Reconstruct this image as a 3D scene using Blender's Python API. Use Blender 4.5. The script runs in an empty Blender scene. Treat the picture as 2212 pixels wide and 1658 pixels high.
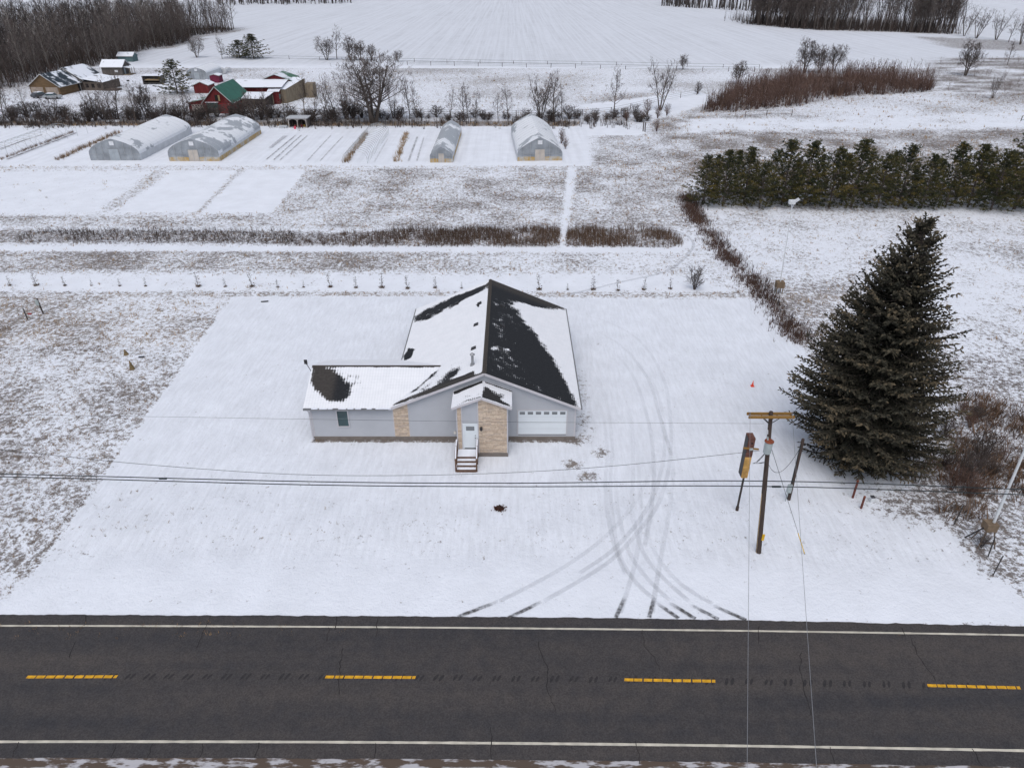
import bpy, math, random
import numpy as np
from mathutils import Vector, Matrix

R = math.radians
sc = bpy.context.scene
# ------------------------------------------------------------------ camera
CAM_H, PITCH, FPX, CU, CV = 31.3, R(30.5), 1534.0, 1106.0, 829.0
cam = bpy.data.cameras.new('camera')
cam.sensor_width = 36.0
cam.lens = 36.0 * FPX / 2212.0
cam.clip_start, cam.clip_end = 0.5, 9000.0
cam_o = bpy.data.objects.new('camera', cam)
cam_o.location = (0, 0, CAM_H)
cam_o.rotation_euler = (math.pi / 2 - PITCH, 0, 0)
sc.collection.objects.link(cam_o)
sc.camera = cam_o
# ------------------------------------------------------------------ sky, sun, exposure (overcast winter day)
SUN_EL, SUN_AZ = R(60), R(165)      # azimuth clockwise from +Y
world = bpy.data.worlds.new('World')
sc.world = world
world.use_nodes = True
wt = world.node_tree
bg = wt.nodes['Background']
sky = wt.nodes.new('ShaderNodeTexSky')
sky.sky_type = 'NISHITA'
sky.sun_disc = False
sky.sun_elevation = SUN_EL
sky.sun_rotation = 2 * math.pi - SUN_AZ
sky.air_density = 1.0
sky.dust_density = 4.0
sky.ozone_density = 1.0
hs = wt.nodes.new('ShaderNodeHueSaturation')      # cloud veil: most of the blue is gone
hs.inputs['Saturation'].default_value = 0.58
wt.links.new(sky.outputs['Color'], hs.inputs['Color'])
wt.links.new(hs.outputs['Color'], bg.inputs['Color'])
bg.inputs['Strength'].default_value = 0.15
sun = bpy.data.lights.new('sun', 'SUN')
sun.energy = 0.55
sun.angle = R(40)
sun.color = (1.0, 0.98, 0.95)
sun_o = bpy.data.objects.new('sun', sun)
sun_o.rotation_euler = (math.pi / 2 - SUN_EL, 0, math.pi - SUN_AZ)
sc.collection.objects.link(sun_o)
sc.view_settings.view_transform = 'Standard'
sc.view_settings.look = 'None'
sc.view_settings.gamma = 1.0
sc.view_settings.use_curve_mapping = False
sc.view_settings.exposure = 0.0
sc.cycles.use_denoising = True
sc.cycles.max_bounces = 4
sc.cycles.diffuse_bounces = 2
sc.cycles.use_adaptive_sampling = True
sc.cycles.adaptive_threshold = 0.02
sc.cycles.transparent_max_bounces = 8

# ------------------------------------------------------------------ helpers
COL = sc.collection
rng = random.Random(7)
nrg = np.random.default_rng(11)

def G(u, v, z=0.0):
    """ground (or height z) point seen at picture position u, v"""
    cp, sp = math.cos(PITCH), math.sin(PITCH)
    dx, dyv = u - CU, v - CV
    d = (dx, cp * FPX - sp * dyv, -sp * FPX - cp * dyv)
    t = (z - CAM_H) / d[2]
    return Vector((d[0] * t, d[1] * t, z))

def GY(u, v, y):
    """point at distance y seen at picture position u, v"""
    cp, sp = math.cos(PITCH), math.sin(PITCH)
    dx, dyv = u - CU, v - CV
    d = (dx, cp * FPX - sp * dyv, -sp * FPX - cp * dyv)
    t = y / d[1]
    return Vector((d[0] * t, y, CAM_H + d[2] * t))

def on_plane(u, v, p, n):
    cp, sp = math.cos(PITCH), math.sin(PITCH)
    dx, dyv = u - CU, v - CV
    d = Vector((dx, cp * FPX - sp * dyv, -sp * FPX - cp * dyv))
    o = Vector((0, 0, CAM_H))
    t = (Vector(p) - o).dot(n) / d.dot(n)
    return o + d * t

def smooth(a, b, x):
    t = np.clip((x - a) / (b - a), 0, 1)
    return t * t * (3 - 2 * t)

def vnoise(X, Y, scale, seed=0):
    x, y = np.asarray(X) * scale + 100.3, np.asarray(Y) * scale + 77.7
    xi, yi = np.floor(x).astype(np.int64), np.floor(y).astype(np.int64)
    fx, fy = x - xi, y - yi
    fx, fy = fx * fx * (3 - 2 * fx), fy * fy * (3 - 2 * fy)
    def h(a, b):
        n = (a * 374761393 + b * 668265263 + seed * 1442695041) & 0xffffffff
        n = ((n ^ (n >> 13)) * 1274126177) & 0xffffffff
        return ((n ^ (n >> 16)) & 0xffff) / 65535.0
    return (h(xi, yi) * (1 - fx) + h(xi + 1, yi) * fx) * (1 - fy) + (h(xi, yi + 1) * (1 - fx) + h(xi + 1, yi + 1) * fx) * fy

def fbm(X, Y, scale, seed=0, o=3):
    s, a, t = 0, 1.0, 0
    for k in range(o):
        s = s + a * vnoise(X, Y, scale * 2 ** k, seed + k * 17)
        t += a
        a *= 0.5
    return s / t

def sdist(poly, X, Y):
    """signed distance to a polygon, positive inside"""
    P = np.array([(p[0], p[1]) for p in poly], float)
    d = np.full(X.shape, 1e18)
    ins = np.zeros(X.shape, bool)
    n = len(P)
    for i in range(n):
        ax, ay = P[i]
        bx, by = P[(i + 1) % n]
        ex, ey = bx - ax, by - ay
        t = np.clip(((X - ax) * ex + (Y - ay) * ey) / max(ex * ex + ey * ey, 1e-9), 0, 1)
        d = np.minimum(d, (X - ax - t * ex) ** 2 + (Y - ay - t * ey) ** 2)
        c = (ay > Y) != (by > Y)
        with np.errstate(divide='ignore', invalid='ignore'):
            xi = ax + (Y - ay) * ex / (ey if abs(ey) > 1e-12 else 1e-12)
        ins ^= c & (X < xi)
    d = np.sqrt(d)
    return np.where(ins, d, -d)

def ldist(line, X, Y):
    P = [(p[0], p[1]) for p in line]
    d = np.full(X.shape, 1e18)
    for (ax, ay), (bx, by) in zip(P[:-1], P[1:]):
        ex, ey = bx - ax, by - ay
        t = np.clip(((X - ax) * ex + (Y - ay) * ey) / max(ex * ex + ey * ey, 1e-9), 0, 1)
        d = np.minimum(d, (X - ax - t * ex) ** 2 + (Y - ay - t * ey) ** 2)
    return np.sqrt(d)

def px(*pts):
    return [tuple(G(u, v)[:2]) for u, v in pts]

# ---- materials
MATS = {}
def nd(nt, kind, **kw):
    n = nt.nodes.new(kind)
    for k, v in kw.items():
        setattr(n, k, v)
    return n

def mat(name, col, rough=0.7, var=0.18, scale=6.0, metal=0.0, bump=0.0, spec=0.3, stretch=(1, 1, 1)):
    if name in MATS:
        return MATS[name]
    m = bpy.data.materials.new(name)
    m.use_nodes = True
    nt = m.node_tree
    b = nt.nodes['Principled BSDF']
    b.inputs['Roughness'].default_value = rough
    b.inputs['Metallic'].default_value = metal
    b.inputs['Specular IOR Level'].default_value = spec
    tc = nd(nt, 'ShaderNodeTexCoord')
    mp = nd(nt, 'ShaderNodeMapping')
    mp.inputs['Scale'].default_value = stretch
    nt.links.new(tc.outputs['Object'], mp.inputs['Vector'])
    no = nd(nt, 'ShaderNodeTexNoise')
    no.inputs['Scale'].default_value = scale
    no.inputs['Detail'].default_value = 5
    nt.links.new(mp.outputs['Vector'], no.inputs['Vector'])
    mr = nd(nt, 'ShaderNodeMapRange')
    mr.inputs['From Min'].default_value = 0.3
    mr.inputs['From Max'].default_value = 0.7
    mr.inputs['To Min'].default_value = 1 - var
    mr.inputs['To Max'].default_value = 1 + var
    nt.links.new(no.outputs['Fac'], mr.inputs['Value'])
    mx = nd(nt, 'ShaderNodeMix', data_type='RGBA', blend_type='MULTIPLY')
    mx.inputs['Factor'].default_value = 1
    mx.inputs['A'].default_value = (*col, 1)
    nt.links.new(mr.outputs['Result'], mx.inputs['B'])
    nt.links.new(mx.outputs['Result'], b.inputs['Base Color'])
    if bump:
        bp = nd(nt, 'ShaderNodeBump')
        bp.inputs['Strength'].default_value = bump
        bp.inputs['Distance'].default_value = 0.05
        nt.links.new(no.outputs['Fac'], bp.inputs['Height'])
        nt.links.new(bp.outputs['Normal'], b.inputs['Normal'])
    MATS[name] = m
    return m

def mat_ramp(name, attr, stops, rough=0.85, spec=0.15):
    """colour chosen by a per-point attribute"""
    m = bpy.data.materials.new(name)
    m.use_nodes = True
    nt = m.node_tree
    b = nt.nodes['Principled BSDF']
    b.inputs['Roughness'].default_value = rough
    b.inputs['Specular IOR Level'].default_value = spec
    a = nd(nt, 'ShaderNodeAttribute', attribute_name=attr)
    cr = nd(nt, 'ShaderNodeValToRGB')
    el = cr.color_ramp.elements
    while len(el) < len(stops):
        el.new(0.5)
    for e, (p, c) in zip(el, stops):
        e.position = p
        e.color = (*c, 1)
    nt.links.new(a.outputs['Fac'], cr.inputs['Fac'])
    nt.links.new(cr.outputs['Color'], b.inputs['Base Color'])
    MATS[name] = m
    return m

SNOW = (0.735, 0.775, 0.85)

def mat_snowy(name, col, snow_bias=0.5, scale=0.6, rough=0.8, snow=SNOW, soft=0.06, stretch=(1, 1, 1)):
    """a roof or cover partly under snow, the snow lying in patches of its own shape"""
    if name in MATS:
        return MATS[name]
    m = bpy.data.materials.new(name)
    m.use_nodes = True
    nt = m.node_tree
    b = nt.nodes['Principled BSDF']
    b.inputs['Roughness'].default_value = rough
    tc = nd(nt, 'ShaderNodeTexCoord')
    mp = nd(nt, 'ShaderNodeMapping')
    mp.inputs['Scale'].default_value = stretch
    nt.links.new(tc.outputs['Object'], mp.inputs['Vector'])
    no = nd(nt, 'ShaderNodeTexNoise')
    no.inputs['Scale'].default_value = scale
    no.inputs['Detail'].default_value = 6
    no.inputs['Roughness'].default_value = 0.6
    nt.links.new(mp.outputs['Vector'], no.inputs['Vector'])
    mr = nd(nt, 'ShaderNodeMapRange', interpolation_type='SMOOTHSTEP')
    t = 0.75 - 0.5 * snow_bias
    mr.inputs['From Min'].default_value = t - soft
    mr.inputs['From Max'].default_value = t + soft
    nt.links.new(no.outputs['Fac'], mr.inputs['Value'])
    mx = nd(nt, 'ShaderNodeMix', data_type='RGBA')
    mx.inputs['A'].default_value = (*col, 1)
    mx.inputs['B'].default_value = (*snow, 1)
    nt.links.new(mr.outputs['Result'], mx.inputs['Factor'])
    nt.links.new(mx.outputs['Result'], b.inputs['Base Color'])
    MATS[name] = m
    return m

# ---- objects
def tag(o, label=None, cat=None, group=None, kind=None):
    if label: o['label'] = label
    if cat: o['category'] = cat
    if group: o['group'] = group
    if kind: o['kind'] = kind
    return o

BASE = {}
def thing(name, label, cat, loc=(0, 0, 0), rz=0.0, group=None):
    o = bpy.data.objects.new(name, None)
    COL.objects.link(o)
    o.empty_display_size = 0.2
    o.location = loc
    o.rotation_euler = (0, 0, rz)
    BASE[o.name] = Matrix.Translation(loc) @ Matrix.Rotation(rz, 4, 'Z')
    return tag(o, label, cat, group)

def link(name, me, parent=None, world=False):
    o = bpy.data.objects.new(name, me)
    COL.objects.link(o)
    if parent is not None:
        o.parent = parent
        if world:
            p = parent
            while p.parent is not None:
                p = p.parent
            if p.name in BASE:
                o.matrix_parent_inverse = BASE[p.name].inverted() if parent is p else Matrix.Identity(4)
    return o

def np_mesh(name, V, F, m=None, attrs=None, smooth_=False):
    V = np.asarray(V, np.float32)
    F = np.asarray(F, np.int32)
    me = bpy.data.meshes.new(name)
    me.vertices.add(len(V))
    me.vertices.foreach_set('co', V.ravel())
    k = F.shape[1]
    me.loops.add(F.size)
    me.loops.foreach_set('vertex_index', F.ravel())
    me.polygons.add(len(F))
    me.polygons.foreach_set('loop_start', np.arange(0, F.size, k, dtype=np.int32))
    me.polygons.foreach_set('use_smooth', np.full(len(F), bool(smooth_)))
    for a, v in (attrs or {}).items():
        at = me.attributes.new(a, 'FLOAT', 'POINT')
        at.data.foreach_set('value', np.asarray(v, np.float32))
    me.update(calc_edges=True)
    me.validate()
    if m is not None:
        me.materials.append(m)
    return me

class MB:
    """collects boxes, tubes and faces into one mesh"""
    def __init__(s, M=None):
        s.v, s.f, s.M = [], [], M
    def add(s, vs, fs):
        b = len(s.v)
        for p in vs:
            p = Vector(p)
            s.v.append(s.M @ p if s.M is not None else p)
        s.f += [tuple(i + b for i in f) for f in fs]
        return s
    def box(s, a, b):
        x0, y0, z0 = a
        x1, y1, z1 = b
        return s.add([(x0, y0, z0), (x1, y0, z0), (x1, y1, z0), (x0, y1, z0), (x0, y0, z1), (x1, y0, z1), (x1, y1, z1), (x0, y1, z1)],
                     [(0, 3, 2, 1), (4, 5, 6, 7), (0, 1, 5, 4), (1, 2, 6, 5), (2, 3, 7, 6), (3, 0, 4, 7)])
    def quad(s, *p):
        return s.add(p, [tuple(range(len(p)))])
    def bar(s, p, q, w, h, up=(0, 0, 1)):
        """rectangular bar from p to q, w wide, h high"""
        p, q, up = Vector(p), Vector(q), Vector(up)
        d = (q - p).normalized()
        a = d.cross(up)
        a = (a if a.length > 1e-5 else Vector((1, 0, 0))).normalized()
        c = a.cross(d).normalized()
        a, c = a * w / 2, c * h / 2
        return s.add([p - a - c, p + a - c, p + a + c, p - a + c, q - a - c, q + a - c, q + a + c, q - a + c],
                     [(0, 1, 2, 3), (7, 6, 5, 4), (0, 4, 5, 1), (1, 5, 6, 2), (2, 6, 7, 3), (3, 7, 4, 0)])
    def tube(s, pts, rs, n=6, cap=True):
        pts = [Vector(p) for p in pts]
        if not isinstance(rs, (list, tuple)):
            rs = [rs] * len(pts)
        vs, fs = [], []
        for i, p in enumerate(pts):
            d = (pts[min(i + 1, len(pts) - 1)] - pts[max(i - 1, 0)])
            d = d.normalized() if d.length > 1e-9 else Vector((0, 0, 1))
            a = d.cross(Vector((0, 0, 1)) if abs(d.z) < 0.9 else Vector((1, 0, 0))).normalized()
            c = d.cross(a)
            for k in range(n):
                t = 2 * math.pi * k / n
                vs.append(p + (a * math.cos(t) + c * math.sin(t)) * rs[i])
        for i in range(len(pts) - 1):
            for k in range(n):
                fs.append((i * n + k, i * n + (k + 1) % n, (i + 1) * n + (k + 1) % n, (i + 1) * n + k))
        if cap:
            fs.append(tuple(range(n))[::-1])
            fs.append(tuple(range((len(pts) - 1) * n, len(pts) * n)))
        return s.add(vs, fs)
    def prism(s, prof, y0, y1):
        """profile of (x, z) extruded from y0 to y1"""
        n = len(prof)
        vs = [(x, y0, z) for x, z in prof] + [(x, y1, z) for x, z in prof]
        fs = [tuple(range(n)), tuple(range(2 * n - 1, n - 1, -1))] + [(i, i + n, (i + 1) % n + n, (i + 1) % n) for i in range(n)]
        return s.add(vs, fs)
    def mesh(s, name, m, sm=False):
        me = bpy.data.meshes.new(name)
        me.from_pydata([tuple(p) for p in s.v], [], s.f)
        me.update()
        if m is not None:
            me.materials.append(m)
        if sm:
            me.polygons.foreach_set('use_smooth', [True] * len(me.polygons))
        return me
    def build(s, name, m, parent=None, world=False, sm=False):
        return link(name, s.mesh(name, m, sm), parent, world)

def copy_tree(o, parent=None):
    c = o.copy()
    COL.objects.link(c)
    c.parent = parent
    for ch in o.children:
        copy_tree(ch, c)
    return c
# ------------------------------------------------------------------ road line: gentle curve found from its painted lines
def fitline(pts):
    P = [G(u, v) for u, v in pts]
    return np.polyfit([p.x for p in P], [p.y for p in P], 2)
C_FAR_EDGE = fitline([(0, 1327), (500, 1329), (1000, 1332), (1500, 1338), (2212, 1352)])
C_FAR_LINE = fitline([(0, 1351.5), (700, 1354), (1300, 1359), (1750, 1364), (2212, 1372)])
C_DASH = fitline([(57, 1462), (795, 1463), (1440, 1469), (2095, 1483)])
C_NEAR_LINE = fitline([(0, 1602), (1000, 1604), (1500, 1610), (2212, 1621)])
C_NEAR_EDGE = fitline([(0, 1637), (800, 1639), (1500, 1645), (2212, 1657)])
def along(c, x, lim=34.0):
    x = np.asarray(x, float)
    xc = np.clip(x, -lim, lim)
    return np.polyval(c, xc) + (x - xc) * np.polyval(np.polyder(c), xc)

# ------------------------------------------------------------------ ground: one sheet to the horizon
def spacing(a, b, s0, g, smax):
    out, s = [a], s0
    while out[-1] < b:
        out.append(out[-1] + s)
        s = min(s * g, smax)
    return out
xs = np.array(spacing(0, 42, 0.33, 1.0, 0.33))
xo = np.array(spacing(xs[-1] + .4, 3500, 0.42, 1.055, 400))
xs = np.concatenate([-xo[::-1], -xs[::-1][:-1], xs, xo])
ys = np.concatenate([np.linspace(-300, 12, 14)[:-1], np.array(spacing(12, 66, 0.25, 1.0, 0.25)), ])
ys = np.concatenate([ys, np.array(spacing(ys[-1] + .25, 340, 0.27, 1.0095, 3))])
ys = np.concatenate([ys, np.array(spacing(ys[-1] + 3, 5500, 3.3, 1.09, 400))])
GX, GY_ = np.meshgrid(xs, ys)
X, Y = GX.ravel(), GY_.ravel()

LAWN = px((503, 641), (900, 640), (1640, 648), (1690, 690), (1745, 760), (1800, 830), (1900, 960), (1985, 1040), (2070, 1145), (2150, 1240), (2260, 1345), (-300, 1345), (0, 1310), (75, 1238), (240, 1010), (390, 800))
FENCE = px((1485, 423), (1496, 458), (1530, 503), (1560, 543), (1600, 582), (1627, 612), (1652, 638), (1683, 683), (1733, 740), (1800, 828), (1900, 960), (1975, 1040), (2012, 1092), (2062, 1143), (2135, 1240))
GARDEN = px((-900, 352), (-900, 275), (0, 272), (600, 272), (1250, 274), (1268, 285), (1272, 352))
PLOT1 = px((245, 459), (368, 369), (508, 368), (432, 458))
PLOT2 = px((436, 459), (528, 368), (660, 367), (588, 459))
WEEDS = px((-700, 497), (400, 497), (730, 503), (900, 494), (1300, 492), (1440, 500), (1478, 524), (1460, 534), (1200, 532), (800, 530), (730, 530), (400, 524), (-700, 524))
TRAIL = px((1228, 362), (1246, 362), (1219, 535), (1208, 535))
LANE = px((1255, 262), (1300, 262), (1395, 284), (1380, 292), (1270, 292), (1255, 280))

def cover_at(X, Y):
    """share of dead grass showing through the snow, and its tone (0 straw .. 1 dark brown)"""
    big = fbm(X, Y, 0.05, 3)
    mid = fbm(X, Y, 0.22, 9)
    c = np.full(X.shape, 0.30)
    t = 0.45 + 0.5 * (mid - 0.5)
    c = np.where(Y > 168, 0.34 + 0.4 * (big - .45), c)
    c = np.where(Y > 272, 0.06, c)
    def put(c, poly, val, w=0.6):
        k = smooth(-w, w, sdist(poly, X, Y))
        return c * (1 - k) + val * k
    # wild meadow left of the lawn, denser in drifts
    c = put(c, px((-900, 640), (505, 640), (75, 1238), (-900, 1238)), 0.40 + 0.40 * (big - .5) + .25 * (mid - .5), 0.3)
    c = put(c, px((-900, 540), (900, 540), (1200, 545), (1470, 548), (1470, 585), (-900, 586)), 0.47 + .3 * (mid - .5) - 0.14 * smooth(-14, 2, X), 1.0)
    c = put(c, px((-900, 594), (1490, 594), (1600, 636), (-900, 636)), 0.14 + .3 * (mid - .5), 0.6)
    c = put(c, px((-900, 628), (1640, 630), (1650, 642), (-900, 640)), 0.42, 0.35)
    c = put(c, WEEDS, 0.50, 0.6)
    c = put(c, px((-900, 528), (1450, 536), (1490, 520), (1500, 530), (1460, 545), (-900, 538)), 0.06, 0.5)
    c = put(c, px((-900, 466), (560, 466), (620, 368), (1275, 358), (1295, 292), (1390, 286), (1505, 424), (1520, 492), (-900, 490)), 0.41 + .35 * (mid - .5), 1.0)
    c = put(c, px((-900, 372), (368, 369), (245, 462), (-900, 466)), 0.13, 1.0)
    for P in (PLOT1, PLOT2):
        c = put(c, P, 0.02, 0.4)
    c = put(c, px((418, 460), (515, 368), (526, 368), (434, 460)), 0.40, 0.5)
    c = put(c, px((205, 462), (330, 369), (372, 369), (248, 460)), 0.38, 0.8)
    c = put(c, px((-900, 357), (1272, 357), (1272, 350), (-900, 350)), 0.02, 0.6)
    c = put(c, GARDEN, 0.015, 0.8)
    c = put(c, px((-500, 271), (1250, 273), (1250, 262), (-500, 262)), 0.62, 1.0)
    c = put(c, TRAIL, 0.14, 0.5)
    # rough pasture beyond the brushy fence line
    right = px((1490, 430), (3600, 460), (3600, 1500), (2150, 1245), (2062, 1143), (1975, 1040), (1900, 960), (1733, 740), (1652, 638), (1600, 582))
    c = put(c, right, 0.38 + .35 * (big - .5) + .3 * (mid - .5) + 0.16 * smooth(60, 36, Y), 0.4)
    c = put(c, px((1400, 250), (3600, 250), (3600, 440), (1490, 430), (1420, 300)), 0.50 + .5 * (mid - .5), 3.0)
    c = put(c, px((1480, 258), (3600, 215), (3600, 268), (1480, 285)), 0.20 + .5 * (mid - .5), 4.0)
    c = put(c, LANE, 0.02, 0.8)
    c = put(c, px((1250, 228), (1500, 198), (1560, 215), (1400, 262)), 0.02, 1.5)
    c = put(c, px((480, 205), (1160, 215), (1160, 245), (480, 240)), 0.30, 4.0)
    c = put(c, px((1990, 125), (3600, 110), (3600, 205), (2020, 205)), 0.46 + .8 * (mid - .5), 5.0)
    c = put(c, px((1960, 78), (2700, 110), (2700, 130), (2050, 105)), 0.48, 4.0)
    # leaf litter and brush shade out the snow in the woods and thicket
    c = np.where((X < -150 + 3 * np.sin(Y * .09)) & (Y > 222) & (Y < 460), 0.46 + .5 * (mid - .5), c)
    c = put(c, px((1512, 243), (1600, 240), (1700, 233), (1830, 208), (1960, 202), (2012, 196), (2012, 172), (1900, 164), (1760, 166), (1660, 174), (1590, 196)), 0.50 + .4 * (mid - .5), 3.0)
    c = put(c, px((1624, 54), (1777, 67), (2064, 76), (2064, 52), (1640, 34)), 0.5, 4.0)
    c = put(c, LAWN, 0.01 + 0.09 * mid + .07 * smooth(44, 36, Y) * smooth(30.5, 34, Y), 0.25)
    # thin snow under the spruce's drip line and along the fence foot
    sx, sy = G(1985, 1085)[:2]
    c = np.maximum(c, 0.5 * np.exp(-((X - sx) / 4.6) ** 2 - ((Y - sy) / 2.8) ** 2) * (ldist(FENCE, X, Y) < 8) + 0 * c)
    c = np.maximum(c, 0.48 * np.exp(-(ldist(FENCE, X, Y) / 0.5) ** 2) * (ldist(FENCE, X, Y) < 3))
    hx = [(4.9, 44.5), (6.6, 43.0), (4.4, 41.6), (5.4, 40.2)]
    for (ax, ay) in hx:
        c = np.maximum(c, 0.58 * np.exp(-((X - ax) / 0.9) ** 2 - ((Y - ay) / 0.8) ** 2))
    c = np.maximum(c, 0.30 * smooth(1.6, .4, np.abs(X - 5.6)) * smooth(42, 45, Y) * smooth(58, 54, Y))
    wl = np.minimum(ldist([(-15.1, 44.6), (-4, 44.6)], X, Y), ldist([(-.3, 44.6), (4.8, 44.6)], X, Y))
    c = np.maximum(c, 0.8 * np.exp(-(wl / 0.22) ** 2))
    c = np.where(Y < along(C_NEAR_EDGE, X) - 0.6, 0.12, c)
    t = t + 0.35 * (sdist(WEEDS, X, Y) > -1) - 0.25 * ((Y > 60) & (Y < 73)) * (c > .3) + 0.2 * (X > 20) * (Y < 70)
    return np.clip(c, 0, 1), np.clip(t, 0, 1)

def height_at(X, Y):
    h = 0.09 * (fbm(X, Y, 0.10, 5) - .5) + 0.05 * (fbm(X, Y, .5, 8, 2) - .5)
    off = Y - along(C_FAR_EDGE, X)
    h = h * smooth(0.3, 3.0, off)
    h = h - 0.10 * np.exp(-((off - 5.2) / 1.6) ** 2) * (0.4 + vnoise(X, Y * 0, .03, 4))
    pad = smooth(2.0, 0.2, np.maximum(np.abs(X + 5.1) - 10.2, np.abs(Y - 52) - 10))
    h = h * (1 - pad)
    h = np.where(Y < along(C_FAR_EDGE, X) + 0.1, np.minimum(h, 0.0), h)
    h = h + 0.6 * (fbm(X, Y, .01, 21, 2) - .5) * smooth(180, 300, Y) 
    h = h + 26 * smooth(560, 2600, Y) + 9 * smooth(150, 420, X) * smooth(380, 700, Y)
    h = h - 0.30 * smooth(along(C_NEAR_EDGE, X) - 1.3, along(C_NEAR_EDGE, X) - 4.5, Y)
    return h

def hz(x, y):
    return float(height_at(np.array([x]), np.array([y]))[0])

CC, TT = cover_at(X, Y)
ZZ = height_at(X, Y)
row = np.where((Y > 272), 1.0, 0.0) * smooth(272, 290, Y)
gar = smooth(-1, 1, sdist(GARDEN, X, Y))
lawnk = smooth(-.5, .5, sdist(LAWN, X, Y)) * smooth(3.0, 5.5, Y - along(C_FAR_EDGE, X) + 1.5 * (fbm(X, Y, .25, 44) - .5))
nx, ny = len(xs), len(ys)
ii = np.arange(nx * ny).reshape(ny, nx)
FQ = np.stack([ii[:-1, :-1], ii[:-1, 1:], ii[1:, 1:], ii[1:, :-1]], -1).reshape(-1, 4)

def ground_material():
    m = bpy.data.materials.new('snowy_ground')
    m.use_nodes = True
    nt = m.node_tree
    L = nt.links.new
    b = nt.nodes['Principled BSDF']
    b.inputs['Roughness'].default_value = 0.75
    b.inputs['Specular IOR Level'].default_value = 0.2
    tc = nd(nt, 'ShaderNodeTexCoord')
    def noise(scale, detail=4, rough=.6, st=None):
        n = nd(nt, 'ShaderNodeTexNoise')
        n.inputs['Scale'].default_value = scale
        n.inputs['Detail'].default_value = detail
        n.inputs['Roughness'].default_value = rough
        if st:
            mp = nd(nt, 'ShaderNodeMapping')
            mp.inputs['Scale'].default_value = st[0]
            mp.inputs['Rotation'].default_value = (0, 0, st[1])
            L(tc.outputs['Object'], mp.inputs['Vector'])
            L(mp.outputs['Vector'], n.inputs['Vector'])
        else:
            L(tc.outputs['Object'], n.inputs['Vector'])
        return n.outputs['Fac']
    def math_(op, a, b_=None, c=None):
        n = nd(nt, 'ShaderNodeMath', operation=op)
        for i, x in enumerate((a, b_, c)):
            if x is None: continue
            if hasattr(x, 'links') or hasattr(x, 'is_linked'): L(x, n.inputs[i])
            else: n.inputs[i].default_value = x
        return n.outputs[0]
    def attr(n):
        return nd(nt, 'ShaderNodeAttribute', attribute_name=n).outputs['Fac']
    cov, tone, rows, lawn, gar_ = attr('cover'), attr('tone'), attr('rows'), attr('lawn'), attr('garden')
    n1, n2, n3 = noise(2.6, 3, .62), noise(0.9, 2, .55), noise(9, 2, .6)
    n = math_('ADD', math_('MULTIPLY', n1, .46), math_('ADD', math_('MULTIPLY', n2, .20), math_('MULTIPLY', n3, .34)))
    thr = math_('MULTIPLY_ADD', cov, 0.40, 0.366)
    d = math_('SUBTRACT', thr, n)
    mr = nd(nt, 'ShaderNodeMapRange', interpolation_type='SMOOTHSTEP')
    mr.inputs['From Min'].default_value = -0.02
    mr.inputs['From Max'].default_value = 0.10
    L(d, mr.inputs['Value'])
    mask = math_('MULTIPLY', mr.outputs['Result'], 0.92)
    # grass colour: straw to dark brown to grey, by tone and fine noise
    cr = nd(nt, 'ShaderNodeValToRGB')
    el = cr.color_ramp.elements
    el[0].position, el[0].color = 0.2, (0.285, 0.218, 0.155, 1)
    el[1].position, el[1].color = 0.85, (0.075, 0.058, 0.052, 1)
    e = el.new(0.5); e.color = (0.155, 0.130, 0.112, 1)
    L(math_('ADD', math_('MULTIPLY', tone, .55), math_('MULTIPLY', noise(1.7, 2), .6)), cr.inputs['Fac'])
    # snow: faint grey drift and mowing grain, field rows far off
    sn = nd(nt, 'ShaderNodeMapRange')
    sn.inputs['From Min'].default_value, sn.inputs['From Max'].default_value = .3, .7
    sn.inputs['To Min'].default_value, sn.inputs['To Max'].default_value = .93, 1.03
    L(noise(.35, 4), sn.inputs['Value'])
    grain = nd(nt, 'ShaderNodeMapRange')
    grain.inputs['From Min'].default_value, grain.inputs['From Max'].default_value = .30, .62
    grain.inputs['To Min'].default_value, grain.inputs['To Max'].default_value = .87, 1.0
    L(noise(1.0, 4, .7, ((3.6, .5, 1), R(-22))), grain.inputs['Value'])
    gl = nd(nt, 'ShaderNodeMix', data_type='FLOAT')
    gl.inputs['A'].default_value = 1
    L(lawn, gl.inputs['Factor']); L(grain.outputs['Result'], gl.inputs['B'])
    sp = nd(nt, 'ShaderNodeSeparateXYZ'); L(tc.outputs['Object'], sp.inputs[0])
    rn = noise(1.0, 3, .7, ((.62, .006, 1), 0))
    rn2 = noise(1.0, 2, .6, ((.05, .05, 1), 0))
    rmr = nd(nt, 'ShaderNodeMapRange')
    rmr.inputs['From Min'].default_value, rmr.inputs['From Max'].default_value = .40, .66
    rmr.inputs['To Min'].default_value, rmr.inputs['To Max'].default_value = 0.0, 1.0
    L(rn, rmr.inputs['Value'])
    rl = math_('MULTIPLY', rmr.outputs['Result'], math_('MULTIPLY', rn2, .24))
    rl = math_('SUBTRACT', .885, math_('MULTIPLY', rl, rows))
    rlm = nd(nt, 'ShaderNodeMix', data_type='FLOAT'); rlm.inputs['A'].default_value = 1
    L(rows, rlm.inputs['Factor']); L(rl, rlm.inputs['B']); rl = rlm.outputs['Result']
    gmr = nd(nt, 'ShaderNodeMapRange')
    gmr.inputs['From Min'].default_value, gmr.inputs['From Max'].default_value = .42, .68
    L(noise(1.0, 3, .65, ((.9, .03, 1), 0)), gmr.inputs['Value'])
    g2 = math_('SUBTRACT', 1.0, math_('MULTIPLY', math_('MULTIPLY', gmr.outputs['Result'], gar_), .09))
    tot = math_('MULTIPLY', math_('MULTIPLY', sn.outputs['Result'], gl.outputs['Result']), math_('MULTIPLY', rl, g2))
    sc_ = nd(nt, 'ShaderNodeMix', data_type='RGBA', blend_type='MULTIPLY')
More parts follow.
